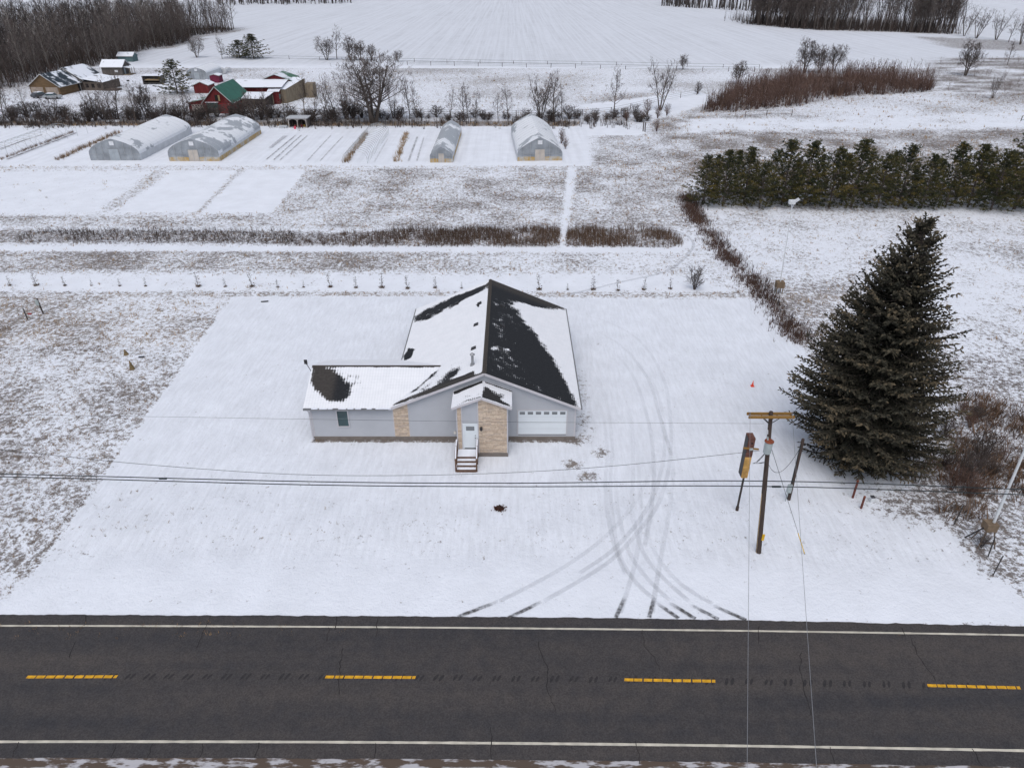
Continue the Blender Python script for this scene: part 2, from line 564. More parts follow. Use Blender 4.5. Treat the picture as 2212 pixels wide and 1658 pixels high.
    sc_.inputs['Factor'].default_value = 1
    sc_.inputs['A'].default_value = (*SNOW, 1)
    L(tot, sc_.inputs['B'])
    mx = nd(nt, 'ShaderNodeMix', data_type='RGBA')
    L(mask, mx.inputs['Factor'])
    L(sc_.outputs['Result'], mx.inputs['A'])
    L(cr.outputs['Color'], mx.inputs['B'])
    L(mx.outputs['Result'], b.inputs['Base Color'])
    bp = nd(nt, 'ShaderNodeBump')
    bp.inputs['Strength'].default_value = 0.55
    bp.inputs['Distance'].default_value = 0.10
    L(math_('ADD', n1, math_('MULTIPLY', n3, .4)), bp.inputs['Height'])
    L(bp.outputs['Normal'], b.inputs['Normal'])
    return m

gm = np_mesh('ground', np.stack([X, Y, ZZ], 1), FQ, ground_material(),
             {'cover': CC, 'tone': TT, 'rows': row, 'lawn': lawnk, 'garden': gar}, True)
ground = tag(link('ground', gm), 'snow covered lawn, meadow and fields with dead grass showing through', kind='structure')

# ------------------------------------------------------------------ road
RX = np.concatenate([np.linspace(-900, -42, 40)[:-1], np.arange(-42, 42.01, 0.16), np.linspace(42, 900, 40)[1:]])
def strip(name, ylo, yhi, z, m, parent=None, nsub=1):
    V, F = [], []
    n = len(RX)
    for k in range(nsub + 1):
        yy = ylo + (yhi - ylo) * k / nsub
        V.append(np.stack([RX, yy, np.full(n, z)], 1))
    V = np.concatenate(V)
    for k in range(nsub):
        a = np.arange(n - 1) + k * n
        F.append(np.stack([a, a + 1, a + 1 + n, a + n], 1))
    return link(name, np_mesh(name, V, np.concatenate(F), m), parent)

def asphalt_material():
    m = bpy.data.materials.new('asphalt')
    m.use_nodes = True
    nt = m.node_tree
    L = nt.links.new
    b = nt.nodes['Principled BSDF']
    b.inputs['Roughness'].default_value = 0.82
    b.inputs['Specular IOR Level'].default_value = 0.25
    tc = nd(nt, 'ShaderNodeTexCoord')
    def noise(scale, st=(1, 1, 1), detail=4):
        mp = nd(nt, 'ShaderNodeMapping'); mp.inputs['Scale'].default_value = st
        L(tc.outputs['Object'], mp.inputs['Vector'])
        n = nd(nt, 'ShaderNodeTexNoise'); n.inputs['Scale'].default_value = scale; n.inputs['Detail'].default_value = detail
        L(mp.outputs['Vector'], n.inputs['Vector'])
        return n.outputs['Fac']
    cr = nd(nt, 'ShaderNodeValToRGB')
    el = cr.color_ramp.elements
    el[0].position, el[0].color = .36, (0.039, 0.039, 0.044, 1)
    el[1].position, el[1].color = .64, (0.068, 0.061, 0.059, 1)
    a = nd(nt, 'ShaderNodeMath', operation='MULTIPLY_ADD')          # wheel paths run along the lanes
    L(noise(1.0, (.03, .55, 1), 3), a.inputs[0]); a.inputs[1].default_value = .66
    a2 = nd(nt, 'ShaderNodeMath', operation='MULTIPLY'); L(noise(1.2, (1, 1, 1), 5), a2.inputs[0]); a2.inputs[1].default_value = .34
    L(a2.outputs[0], a.inputs[2])
    L(a.outputs[0], cr.inputs['Fac'])
    g = nd(nt, 'ShaderNodeMapRange')
    g.inputs['From Min'].default_value, g.inputs['From Max'].default_value = .3, .7
    g.inputs['To Min'].default_value, g.inputs['To Max'].default_value = .72, 1.28
    L(noise(14, (1, 1, 1), 3), g.inputs['Value'])
    mx = nd(nt, 'ShaderNodeMix', data_type='RGBA', blend_type='MULTIPLY'); mx.inputs['Factor'].default_value = 1
    L(cr.outputs['Color'], mx.inputs['A']); L(g.outputs['Result'], mx.inputs['B'])
    L(mx.outputs['Result'], b.inputs['Base Color'])
    bp = nd(nt, 'ShaderNodeBump'); bp.inputs['Strength'].default_value = .5; bp.inputs['Distance'].default_value = .02
    L(noise(40, (1, 1, 1), 2), bp.inputs['Height']); L(bp.outputs['Normal'], b.inputs['Normal'])
    return m
M_ASPHALT = asphalt_material()
jit = (fbm(RX, RX * 0, 2.3, 31) - .5) * 0.12 + (vnoise(RX, RX * 0, .12, 32) - .5) * .08
RZ = 0.030
yf = along(C_FAR_EDGE, RX) + jit * (np.abs(RX) < 60)
yn = along(C_NEAR_EDGE, RX) + (fbm(RX, RX * 0, 1.6, 41) - .5) * .10
road = strip('road', yn, yf, RZ, M_ASPHALT, None, 6)
tag(road, 'two lane grey asphalt road with white edge lines', kind='structure')
# raised snow lip lying over the road's far edge
M_SNOW = mat('snow', SNOW, .8, .04, 3, bump=.2)
M_LINE = mat('edge_line_paint', (0.50, 0.475, 0.41), .7, .22, 1.8)
for c, w in ((C_FAR_LINE, .115), (C_NEAR_LINE, .125)):
    y = along(c, RX)
    e1 = (vnoise(RX, RX * 0, 2.3, 51) - .5) * .02
    strip('edge_line', y - w / 2 + e1, y + w / 2 - e1, RZ + .004, M_LINE, road)
# shoulder: brown grit with dirty snow along the near edge
M_GRIT = mat_snowy('shoulder_grit', (0.085, 0.062, 0.048), .44, 2.2, .9, (.42, .42, .45), .05, (.35, 1.2, 1))
sh = strip('shoulder', yn - 1.05 + (fbm(RX, RX * 0, .9, 61) - .5) * .3, yn + .02, RZ - .012, M_GRIT)
tag(sh, 'strip of brown grit and dirty snow along the near road edge', kind='structure')

M_YEL = mat('yellow_paint', (0.60, 0.32, 0.018), .6, .30, 3.5)
M_GROOVE = mat('groove_tar', (0.030, 0.029, 0.031), .9, .25, 8)
# dashes: each broken by the milled grooves that cross it
CYC = 15.24
x0 = G(57, 1462).x
pitch = 0.985
def dash_mesh(Ld):
    mb = MB()
    x = -Ld / 2
    while x < Ld / 2 - .12:
        w = min(pitch * .5 * rng.uniform(.82, .93), Ld / 2 - x)
        mb.quad((x, -.085, 0), (x + w, -.085, 0), (x + w + .03, .085, 0), (x + .03, .085, 0))
        x += pitch * .5
    return mb
k = 0
for i in range(-3, 5):
    xd = x0 + 2.32 + i * CYC
    o = link('centre_dash', dash_mesh(4.6).mesh('centre_dash', M_YEL), road)
    sl = float(np.polyval(np.polyder(C_DASH), np.clip(xd, -34, 34)))
    o.location = (xd, float(along(C_DASH, xd)), RZ + .006)
    o.rotation_euler = (0, 0, math.atan(sl))
gmb = MB()
for dx in (-.14, .14):
    pts = []
    for k in range(9):
        t = 2 * math.pi * k / 9
        pts.append((dx + .085 * math.cos(t) + .09 * math.sin(t), .20 * math.sin(t), 0))
    gmb.quad(*pts)
gme = gmb.mesh('rumble_groove', M_GROOVE)
for i in range(-24, 25):
    xd = i * pitch + .2
    o = link('rumble_groove', gme, road)
    sl = float(np.polyval(np.polyder(C_DASH), xd if abs(xd) < 34 else 34))
    o.location = (xd, float(along(C_DASH, xd)) + rng.uniform(-.02, .02), RZ + .003)
    o.rotation_euler = (0, 0, math.atan(sl) + rng.uniform(-.1, .1))
    s = rng.uniform(.85, 1.1)
    o.scale = (s, s, 1)
# cracks: thin jagged ribbons
M_CRACK = mat('crack', (0.022, 0.021, 0.022), .95, .1, 5)
def crack(pts, w=.035):
    P = [G(u, v) for u, v in pts]
    out = []
    for a, b in zip(P[:-1], P[1:]):
        n = max(2, int((b - a).length / .22))
        for k in range(n):
            q = a.lerp(b, k / n)
            out.append(q + Vector((rng.uniform(-.06, .06), rng.uniform(-.03, .03), 0)))
    out.append(P[-1])
    mb = MB()
    for a, b in zip(out[:-1], out[1:]):
        d = (b - a); nrm = Vector((-d.y, d.x, 0)).normalized() * w * rng.uniform(.3, .7)
        z = Vector((0, 0, RZ + .009))
        mb.quad(a - nrm + z, a + nrm + z, b + nrm + z, b - nrm + z)
    mb.build('road_crack', M_CRACK, road)
for c in ([(187, 1330), (182, 1352)], [(165, 1385), (150, 1420)], [(455, 1330), (445, 1355), (425, 1400)], [(728, 1332), (724, 1360)], [(711, 1355), (706, 1385)], [(815, 1335), (812, 1375)],
          [(741, 1400), (735, 1440), (733, 1500)], [(1163, 1386), (1172, 1420), (1186, 1445), (1180, 1480), (1192, 1515), (1200, 1535)], [(1386, 1360), (1392, 1395), (1412, 1420), (1425, 1448)],
          [(1640, 1352), (1638, 1390)], [(1730, 1410), (1728, 1450), (1740, 1500), (1752, 1545)], [(1965, 1375), (1985, 1420), (2020, 1470)], [(1945, 1355), (1955, 1375)],
          [(42, 1603), (28, 1635)], [(253, 1604), (240, 1635)], [(330, 1604), (318, 1636)], [(440, 1604), (432, 1636)], [(560, 1605), (550, 1636)], [(814, 1605), (808, 1638)], [(1060, 1570), (1062, 1640)],
          [(1375, 1600), (1382, 1650)], [(1790, 1612), (1802, 1650)], [(2100, 1618), (2122, 1655)]):
    crack(c)
# ------------------------------------------------------------------ tyre tracks pressed into the drive's snow
def track_material(name, col, lo, hi, sc_=1.4):
    m = bpy.data.materials.new(name)
    m.use_nodes = True
    nt = m.node_tree
    L = nt.links.new
    b = nt.nodes['Principled BSDF']
    b.inputs['Base Color'].default_value = (*col, 1)
    b.inputs['Roughness'].default_value = .85
    a = nd(nt, 'ShaderNodeAttribute', attribute_name='press')
    tc = nd(nt, 'ShaderNodeTexCoord')
    n = nd(nt, 'ShaderNodeTexNoise'); n.inputs['Scale'].default_value = sc_; n.inputs['Detail'].default_value = 5
    L(tc.outputs['Object'], n.inputs['Vector'])
    mr = nd(nt, 'ShaderNodeMapRange')
    mr.inputs['From Min'].default_value, mr.inputs['From Max'].default_value = .32, .68
    mr.inputs['To Min'].default_value, mr.inputs['To Max'].default_value = lo, hi
    L(n.outputs['Fac'], mr.inputs['Value'])
    mu = nd(nt, 'ShaderNodeMath', operation='MULTIPLY'); mu.use_clamp = True
    L(mr.outputs['Result'], mu.inputs[0]); L(a.outputs['Fac'], mu.inputs[1])
    L(mu.outputs[0], b.inputs['Alpha'])
    return m
M_TRK = track_material('pressed_snow', (0.50, 0.515, 0.55), .55, 1.0, .9)
M_TRKD = track_material('bared_gravel', (0.085, 0.082, 0.084), .25, 1.15, 4)
def smooth_line(P, n=10):
    out = []
    for i in range(len(P) - 1):
        p0, p1, p2, p3 = P[max(i - 1, 0)], P[i], P[i + 1], P[min(i + 2, len(P) - 1)]
        for k in range(n):
            t = k / n
            out.append(0.5 * ((2 * p1) + (p2 - p0) * t + (2 * p0 - 5 * p1 + 4 * p2 - p3) * t * t + (3 * p1 - p0 - 3 * p2 + p3) * t ** 3))
    out.append(P[-1])
    return out
TRK_Z = [0.012]
def track(pts, w=.26, press=.6, dark=False, fade=(0, .15), name='tyre_track'):
    P = smooth_line([G(u, v) for u, v in pts], 14)
    TRK_Z[0] += .002
    V, F, A = [], [], []
    n = len(P)
    for i, p in enumerate(P):
        d = P[min(i + 1, n - 1)] - P[max(i - 1, 0)]
        nr = Vector((-d.y, d.x, 0)).normalized()
        s = i / (n - 1)
        k = press * min(1, s / fade[0] if fade[0] else 1, (1 - s) / fade[1] if fade[1] else 1)
        for j, o in enumerate((-1, -.55, .55, 1)):
            q = p + nr * o * w / 2
            V.append((q.x, q.y, hz(q.x, q.y) + TRK_Z[0] + .012))
            A.append(k * (0 if j in (0, 3) else 1))
    for i in range(n - 1):
        for j in range(3):
            a = i * 4 + j
            F.append((a, a + 1, a + 5, a + 4))
    o = link(name, np_mesh(name, V, F, M_TRKD if dark else M_TRK, {'press': A}))
    tag(o, 'wheel track pressed into the snow of the drive', kind='structure')
for T in ([(1075, 1300), (1150, 1262), (1230, 1215), (1310, 1155), (1362, 1098), (1400, 1030), (1425, 960)],
          [(1170, 1300), (1245, 1258), (1320, 1207), (1385, 1140), (1425, 1080), (1446, 1000), (1448, 900), (1430, 810), (1380, 735), (1310, 695), (1245, 678)],
          [(1338, 1325), (1352, 1285), (1368, 1230), (1380, 1170), (1384, 1100), (1378, 1000), (1368, 900)],
          [(1408, 1325), (1418, 1260), (1432, 1180), (1446, 1100), (1455, 1000), (1452, 900)],
          [(1418, 1298), (1372, 1255), (1340, 1200), (1325, 1130), (1318, 1040), (1322, 950), (1305, 850), (1262, 760)],
          [(1448, 1298), (1400, 1250), (1362, 1195), (1340, 1130), (1330, 1050), (1334, 960)],
          [(1490, 1300), (1440, 1255), (1398, 1205), (1375, 1150), (1365, 1090), (1368, 1010), (1362, 900), (1335, 810)],
          [(1540, 1305), (1470, 1260), (1420, 1200), (1395, 1140), (1388, 1080)],
          [(1450, 985), (1424, 895), (1400, 820), (1350, 755), (1290, 715)],
          [(1250, 1238), (1330, 1180), (1390, 1110), (1425, 1030), (1436, 940), (1420, 850), (1372, 770)],
          [(1392, 1180), (1408, 1090), (1412, 1000), (1398, 900), (1360, 800), (1300, 740)],
          [(1352, 1240), (1320, 1150), (1308, 1050), (1312, 960), (1296, 870)]):
    track(T, .36, .30, fade=(.03, .9))
for T in ([(988, 1333), (1076, 1299)], [(1098, 1335), (1172, 1299)], [(1330, 1334), (1350, 1290)], [(1402, 1334), (1414, 1290)], [(1466, 1336), (1418, 1302)], [(1502, 1337), (1446, 1302)], [(1552, 1338), (1492, 1307)], [(1612, 1340), (1540, 1308)]):
    track(T, .29, .9, dark=True, fade=(0, .5))
# faint loop left by feet and tractors behind the weeds
for T in ([(1215, 640), (1330, 612), (1440, 585), (1490, 545), (1495, 520), (1460, 500), (1380, 490)], ):
    track(T, .5, .35)

# ------------------------------------------------------------------ dead grass, weeds and brush: masses nobody could count
def scatter(name, label, PX, PY, H, W, tone, nb, m, cat='grass', lean=.35, kind='stuff', parent=None):
    """tufts: nb thin blades each, every blade a narrow triangle bent outwards"""
    n = len(PX)
    k = np.repeat(np.arange(n), nb)
    N = len(k)
    az = nrg.uniform(0, 2 * np.pi, N)
    r = nrg.uniform(0, 1, N) * W[k] * .5
    bx, by = PX[k] + np.cos(az) * r, PY[k] + np.sin(az) * r
    h = H[k] * nrg.uniform(.55, 1.1, N)
    bz = height_at(bx, by) - .02
    tx, ty = bx + np.cos(az) * h * lean * nrg.uniform(.2, 1.6, N), by + np.sin(az) * h * lean * nrg.uniform(.2, 1.6, N)
    wd = np.maximum(.012, .05 * W[k]) * nrg.uniform(.6, 1.3, N)
    a2 = az + np.pi / 2
    V = np.empty((N, 3, 3))
    V[:, 0] = np.stack([bx - np.cos(a2) * wd, by - np.sin(a2) * wd, bz], 1)
    V[:, 1] = np.stack([bx + np.cos(a2) * wd, by + np.sin(a2) * wd, bz], 1)
    V[:, 2] = np.stack([tx, ty, bz + h], 1)
    tn = np.repeat(np.clip(tone[k] + nrg.normal(0, .1, N), 0, 1), 3)
    o = link(name, np_mesh(name, V.reshape(-1, 3), np.arange(N * 3).reshape(-1, 3), m, {'tone': tn}), parent)
    return tag(o, label, cat if parent is None else None, None, kind)
M_GRASS = mat_ramp('dead_grass', 'tone', [(0, (.40, .28, .155)), (.45, (.22, .15, .095)), (1, (.07, .052, .045))])
M_BRUSH = mat_ramp('brush', 'tone', [(0, (.20, .13, .085)), (.5, (.10, .068, .052)), (1, (.045, .034, .032))])
M_REDBR = mat_ramp('red_brush', 'tone', [(0, (.135, .085, .062)), (.5, (.092, .058, .050)), (1, (.05, .036, .036))])
M_WOODBR = mat_ramp('wood_brush', 'tone', [(0, (.13, .10, .088)), (.5, (.080, .064, .058)), (1, (.042, .036, .035))])
def dens(nn, x0, x1, y0, y1, f=1.0, pw=1.6):
    """random spots, kept where the ground cover is grassy"""
    PX, PY = nrg.uniform(x0, x1, nn), nrg.uniform(y0, y1, nn)
    c, t = cover_at(PX, PY)
    cl = fbm(PX, PY, .9, 77)
    keep = nrg.uniform(0, 1, nn) < np.clip((c - .1) * f, 0, 1) * np.clip((cl - .3) * 3, 0, 1) ** pw
    return PX[keep], PY[keep], t[keep]
a = [dens(30000, -48, -9, 26, 66, 1.2), dens(9000, 16, 60, 26, 60, 1.1)]
PX_, PY_, T_ = [np.concatenate(q) for q in zip(*a)]
scatter('meadow_grass', 'brown dead grass tufts poking through the snow beside the lawn', PX_, PY_, nrg.uniform(.08, .26, len(PX_)), nrg.uniform(.15, .45, len(PX_)), T_ * .8 + nrg.uniform(-.15, .25, len(PX_)), 7, M_GRASS)
a = [dens(60000, -95, 32, 60, 135, 1.0), dens(20000, 32, 90, 60, 135, .9)]
PX_, PY_, T_ = [np.concatenate(q) for q in zip(*a)]
scatter('field_grass', 'tan and brown grass tufts across the field behind the house', PX_, PY_, nrg.uniform(.12, .42, len(PX_)), nrg.uniform(.3, .8, len(PX_)), T_ * .6 + nrg.uniform(-.3, .2, len(PX_)), 5, M_GRASS)
a = [dens(26000, 18, 190, 120, 215, .9), dens(9000, -190, 20, 162, 172, 1.5), dens(9000, -90, 30, 172, 265, .6)]
PX_, PY_, T_ = [np.concatenate(q) for q in zip(*a)]
scatter('pasture_grass', 'straw coloured grass clumps on the rough pasture towards the woods', PX_, PY_, nrg.uniform(.25, .7, len(PX_)), nrg.uniform(.5, 1.3, len(PX_)), T_ * .6 + nrg.uniform(-.3, .25, len(PX_)), 5, M_GRASS)
# the dark belt of tall weeds
def fill(poly, nn, edge=.5):
    P = np.array([p[:2] for p in poly])
    (x0_, y0_), (x1_, y1_) = P.min(0), P.max(0)
    A, B = nrg.uniform(x0_, x1_, nn), nrg.uniform(y0_, y1_, nn)
    s = sdist(poly, A, B)
    k = nrg.uniform(-edge, edge, nn) < s
    return A[k], B[k]
A, B = fill(WEEDS, 26000, 1.0)
k = (A > -66) & (sdist(TRAIL, A, B) < -.1) & (np.abs(A + 23.6 + (B - 86) * .6) > .5)
k &= nrg.uniform(0, 1, len(A)) < np.clip((fbm(A, B, .34, 91) - .27) * 3.4, .10, 1) * (.45 + .55 * smooth(-34, -8, A))
A, B = A[k], B[k]
scatter('weed_belt', 'dark belt of tall dead weeds crossing the field', A, B, nrg.uniform(.5, 1.25, len(A)) * (.7 + .5 * smooth(-30, 0, A)), nrg.uniform(.2, .45, len(A)), .55 + .3 * (A < -28) + nrg.uniform(-.2, .2, len(A)) - .2 * smooth(-10, 10, A), 4, M_BRUSH, 'weeds', .18)
# brush along the fence foot
t = nrg.uniform(0, 1, 4600)
FP = np.array(FENCE[:9]); seg = np.r_[0, np.cumsum(np.hypot(*np.diff(FP, axis=0).T))]
A = np.interp(t * seg[-1], seg, FP[:, 0]) + nrg.normal(0, .85, len(t)); B = np.interp(t * seg[-1], seg, FP[:, 1]) + nrg.normal(0, .35, len(t))
k = nrg.uniform(0, 1, len(t)) < np.clip((fbm(t * seg[-1], t * 0, .35, 13) - .2) * 2.6, .25, 1)
A, B = A[k], B[k]
tt = np.clip(.15 + .6 * fbm(A, B, .12, 5) + nrg.uniform(-.2, .2, len(A)), 0, 1)
scatter('fence_brush', 'dark red brown brush growing along the wire fence line', A, B, nrg.uniform(.25, .95, len(A)), nrg.uniform(.3, .7, len(A)), tt, 4, M_REDBR, 'brush', .3)

# tangle of brush right of and below the spruce
A, B = fill(px((1975, 1035), (2035, 960), (2090, 850), (2300, 860), (2300, 1050), (2120, 1130), (2060, 1120), (2010, 1085)), 4200, 1.0)
k = nrg.uniform(0, 1, len(A)) < np.clip((fbm(A, B, .35, 19) - .38) * 3.2, .03, 1)
A, B = A[k], B[k]
scatter('spruce_brush', 'grey brown tangle of brush right of the big spruce', A, B, nrg.uniform(.3, 1.2, len(A)), nrg.uniform(.4, .9, len(A)), nrg.uniform(.0, .7, len(A)), 5, M_BRUSH, 'brush', .8)
# ------------------------------------------------------------------ the house
HY = 44.7                      # front wall
EZ, RISE, HALF, CX = 3.1, 3.0, 7.1, -2.0
SL = RISE / HALF
house = thing('ranch_house', 'single storey grey sided house with snowy black shingle roof and entry gable', 'house', (CX, HY, 0))
M_SIDE = mat('grey_siding', (0.395, 0.415, 0.455), .55, .035, 1.2)
M_TRIM = mat('trim', (0.47, 0.465, 0.495), .5, .03, 2)
M_WHITE = mat('white_door', (0.64, 0.69, 0.735), .45, .02, 2)
M_FOUND = mat('foundation', (0.175, 0.155, 0.142), .9, .15, 3)
M_DARK = mat('dark_metal', (0.03, 0.03, 0.033), .5, .1, 4)
M_PANE = mat('garage_pane', (0.16, 0.175, 0.19), .15, .05, 2, spec=.6)
M_GLASS = mat('window_glass', (0.022, 0.055, 0.062), .08, .2, 1.2, spec=.7)
M_WOOD = mat('porch_wood', (0.115, 0.068, 0.047), .85, .25, 6, stretch=(1, 1, .3))
M_STONES = [mat('stone_%d' % i, c, .85, .16, 7, bump=.3) for i, c in enumerate([(0.52, 0.425, 0.335), (0.47, 0.375, 0.295), (0.57, 0.475, 0.38), (0.44, 0.365, 0.305)])]
M_MORTAR = mat('mortar', (0.36, 0.28, 0.21), .95, .1, 5)

def gable_z(x, c, half, ez, rise):
    return ez + rise * (1 - abs(x - c) / half)
def siding(mb, xa, xb, y, z0, top, course=.127):
    """lapped boards facing -y, clipped under top(x)"""
    z = z0
    zmax = max(top(xa), top(xb), top((xa + xb) / 2), *( [top(CX)] if xa < CX < xb else []))
    N = 60
    gx = [xa + (xb - xa) * k / N for k in range(N + 1)]
    while z < zmax:
        zt = z + course
        ok = [x for x in gx if top(x) > z + .001]
        if len(ok) >= 2:
            l, r = ok[0], ok[-1]
            ok2 = [x for x in gx if top(x) > zt]
            l2, r2 = (ok2[0], ok2[-1]) if len(ok2) >= 2 else ((l + r) / 2 - .05, (l + r) / 2 + .05)
            mb.quad((l, y - .032, z), (r, y - .032, z), (r2, y - .006, zt), (l2, y - .006, zt))
            mb.quad((l, y - .006, z), (r, y - .006, z), (r, y - .032, z), (l, y - .032, z))
        z = zt
def siding_x(mb, ya, yb, x, s, z0, z1, course=.127):
    z = z0
    while z < z1:
        zt = min(z + course, z1)
        mb.quad((x + s * .022, ya, z), (x + s * .022, yb, z), (x + s * .006, yb, zt), (x + s * .006, ya, zt))
        z = zt
main_top = lambda x: gable_z(x, CX, HALF, EZ, RISE) - .16
wx0, wx1, mx0, mx1, my1 = -15.1, -8.8, -8.8, 4.8, 61.6
WY1 = 51.4
mb = MB()
mb.prism([(mx0 + .02, 0), (mx1 - .02, 0), (mx1 - .02, main_top(mx1)), (CX, main_top(CX)), (mx0 + .02, main_top(mx0))], HY + .01, my1)
mb.box((wx0 + .02, HY + .012, 0), (wx1 + .1, WY1, 3.08))
mb.prism([(0, 0)] * 0 or [(wx0 + .02, 3.0), (wx0 + .04, 3.0), (wx0 + .04, 3.01), (wx0 + .02, 3.01)], HY + .1, HY + .2)
mb.add([(wx0 + .02, HY + .02, 3.08), (wx0 + .02, WY1, 3.08), (wx0 + .02, (HY + WY1) / 2, 4.42)], [(0, 1, 2)])
mb.build('wall', M_SIDE, house, True)
for fn_, a_ in ((siding, (-7.72, mx1 - .12, HY, .36, main_top)), (siding, (wx0 + .1, -8.9, HY, .36, lambda x: 3.09)), (siding_x, (HY, my1, mx1, 1, .36, 3.1)), (siding_x, (HY, WY1, wx0, -1, .36, 3.1)), (siding_x, (WY1, my1, mx0, -1, .36, 3.1))):
    mb = MB()
    fn_(mb, *a_)
    mb.build('siding', M_SIDE, house, True)
mb = MB()
mb.box((wx0 - .01, HY - .045, -.3), (mx1 + .01, HY + .3, .35))
mb.box((mx1 - .3, HY + .3, -.3), (mx1 + .012, my1 + .01, .35))
mb.box((wx0 - .012, HY + .3, -.3), (wx0 + .3, WY1 + .01, .35))
mb.build('foundation', M_FOUND, house, True)
for (x, z1) in ((wx0 + .05, 3.07), (mx1 - .06, 3.02)):
    MB().box((x - .06, HY - .04, .352), (x + .06, HY + .01, z1)).build('corner_trim', M_TRIM, house, True)
for x in (-8.92, -7.75):
    MB().box((x - .03, HY - .045, .352), (x + .03, HY + .005, main_top(x) - .02 if x > -8.8 else 3.05)).build('corner_trim', M_TRIM, house, True)

def veneer(xa, xb, y, z0, top, parent, hole=None):
    """ledge stones laid in courses, each with its own face depth"""
    core = MB()
    N = 12
    prof = [(xa, z0), (xb, z0)] + [(xb + (xa - xb) * k / N, top(xb + (xa - xb) * k / N)) for k in range(N + 1)]
    core.prism(prof, y - .03, y + .02)
    core.build('mortar_bed', M_MORTAR, parent, True)
    sets = [MB() for _ in M_STONES]
    z, row = z0, 0
    while z < max(top(xa), top(xb), top((xa + xb) / 2)) - .04:
        h = rng.choice((.085, .10, .125))
        x = xa
        while x < xb - .05:
            w = min(rng.uniform(.22, .6), xb - x)
            if xb - x - w < .12: w = xb - x
            zt = min(z + h, top(x + .01) - .005, top(x + w - .01) - .005)
            if zt > z + .03:
                d = rng.uniform(.032, .056)
                rng.choice(sets).box((x + .006, y - d - .012, z + .006), (x + w - .006, y - .02, zt - .006))
            x += w
        z += h
        row += 1
    for mb_, m_ in zip(sets, M_STONES):
        if mb_.v:
            tag(mb_.build('ledge_stone', m_, parent, True), kind='stuff')
veneer(-8.89, -7.78, HY, .36, lambda x: min(main_top(x), 3.4) - .02 if x > -8.8 else 3.05, house)

# ---- roofs: shingle courses as real steps, snow lying on them by a surface map
def roof_material():
    m = bpy.data.materials.new('shingle_roof')
    m.use_nodes = True
    nt = m.node_tree
    L = nt.links.new
    b = nt.nodes['Principled BSDF']
    b.inputs['Roughness'].default_value = .85
    b.inputs['Specular IOR Level'].default_value = .2
    uv = nd(nt, 'ShaderNodeUVMap', uv_map='UVMap')
    at = nd(nt, 'ShaderNodeAttribute', attribute_name='snow').outputs['Fac']
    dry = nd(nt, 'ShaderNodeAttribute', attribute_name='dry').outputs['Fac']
    sp = nd(nt, 'ShaderNodeSeparateXYZ'); L(uv.outputs['UV'], sp.inputs[0])
    def M(op, a, b_=None, c=None):
        n = nd(nt, 'ShaderNodeMath', operation=op)
        for i, x in enumerate((a, b_, c)):
            if x is None: continue
            if hasattr(x, 'is_linked'): L(x, n.inputs[i])
            else: n.inputs[i].default_value = x
        return n.outputs[0]
    # snow clings in the notch of each tab: a fine lattice
    cx = M('SINE', M('MULTIPLY', sp.outputs['X'], 2 * math.pi / .21))
    cy = M('SINE', M('MULTIPLY', sp.outputs['Y'], 2 * math.pi / .143))
    lat = M('ADD', M('MULTIPLY', cx, .55), M('MULTIPLY', cy, .45))
    no = nd(nt, 'ShaderNodeTexNoise'); no.inputs['Scale'].default_value = 1.3; no.inputs['Detail'].default_value = 6; no.inputs['Roughness'].default_value = .65
    L(uv.outputs['UV'], no.inputs['Vector'])
    nf = M('MULTIPLY', M('SUBTRACT', no.outputs['Fac'], .5), 1.7)
    v = M('ADD', at, M('ADD', nf, M('MULTIPLY', lat, .19)))
    mr = nd(nt, 'ShaderNodeMapRange', interpolation_type='SMOOTHSTEP')
    mr.inputs['From Min'].default_value, mr.inputs['From Max'].default_value = .36, .62
    L(v, mr.inputs['Value'])
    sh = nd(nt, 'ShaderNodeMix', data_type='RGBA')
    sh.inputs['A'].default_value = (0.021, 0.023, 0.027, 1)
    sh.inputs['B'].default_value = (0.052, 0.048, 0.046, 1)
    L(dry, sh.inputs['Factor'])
    vr = nd(nt, 'ShaderNodeTexNoise'); vr.inputs['Scale'].default_value = 5; L(uv.outputs['UV'], vr.inputs['Vector'])
    mm = nd(nt, 'ShaderNodeMapRange'); mm.inputs['To Min'].default_value, mm.inputs['To Max'].default_value = .6, 1.4
    L(vr.outputs['Fac'], mm.inputs['Value'])
    mu = nd(nt, 'ShaderNodeMix', data_type='RGBA', blend_type='MULTIPLY'); mu.inputs['Factor'].default_value = 1
    L(sh.outputs['Result'], mu.inputs['A']); L(mm.outputs['Result'], mu.inputs['B'])
    thin = nd(nt, 'ShaderNodeMix', data_type='RGBA')
    thin.inputs['A'].default_value = (.66, .69, .74, 1); thin.inputs['B'].default_value = (.82, .84, .89, 1)
    L(M('ADD', M('MULTIPLY', lat, .25), no.outputs['Fac']), thin.inputs['Factor'])
    mx = nd(nt, 'ShaderNodeMix', data_type='RGBA')
    L(mr.outputs['Result'], mx.inputs['Factor']); L(mu.outputs['Result'], mx.inputs['A']); L(thin.outputs['Result'], mx.inputs['B'])
    L(mx.outputs['Result'], b.inputs['Base Color'])
    bp = nd(nt, 'ShaderNodeBump'); bp.inputs['Strength'].default_value = .4; bp.inputs['Distance'].default_value = .03
    L(mr.outputs['Result'], bp.inputs['Height']); L(bp.outputs['Normal'], b.inputs['Normal'])
    return m
M_ROOF = roof_material()
M_FASC = mat('fascia', (0.50, 0.49, 0.52), .5, .03, 2)

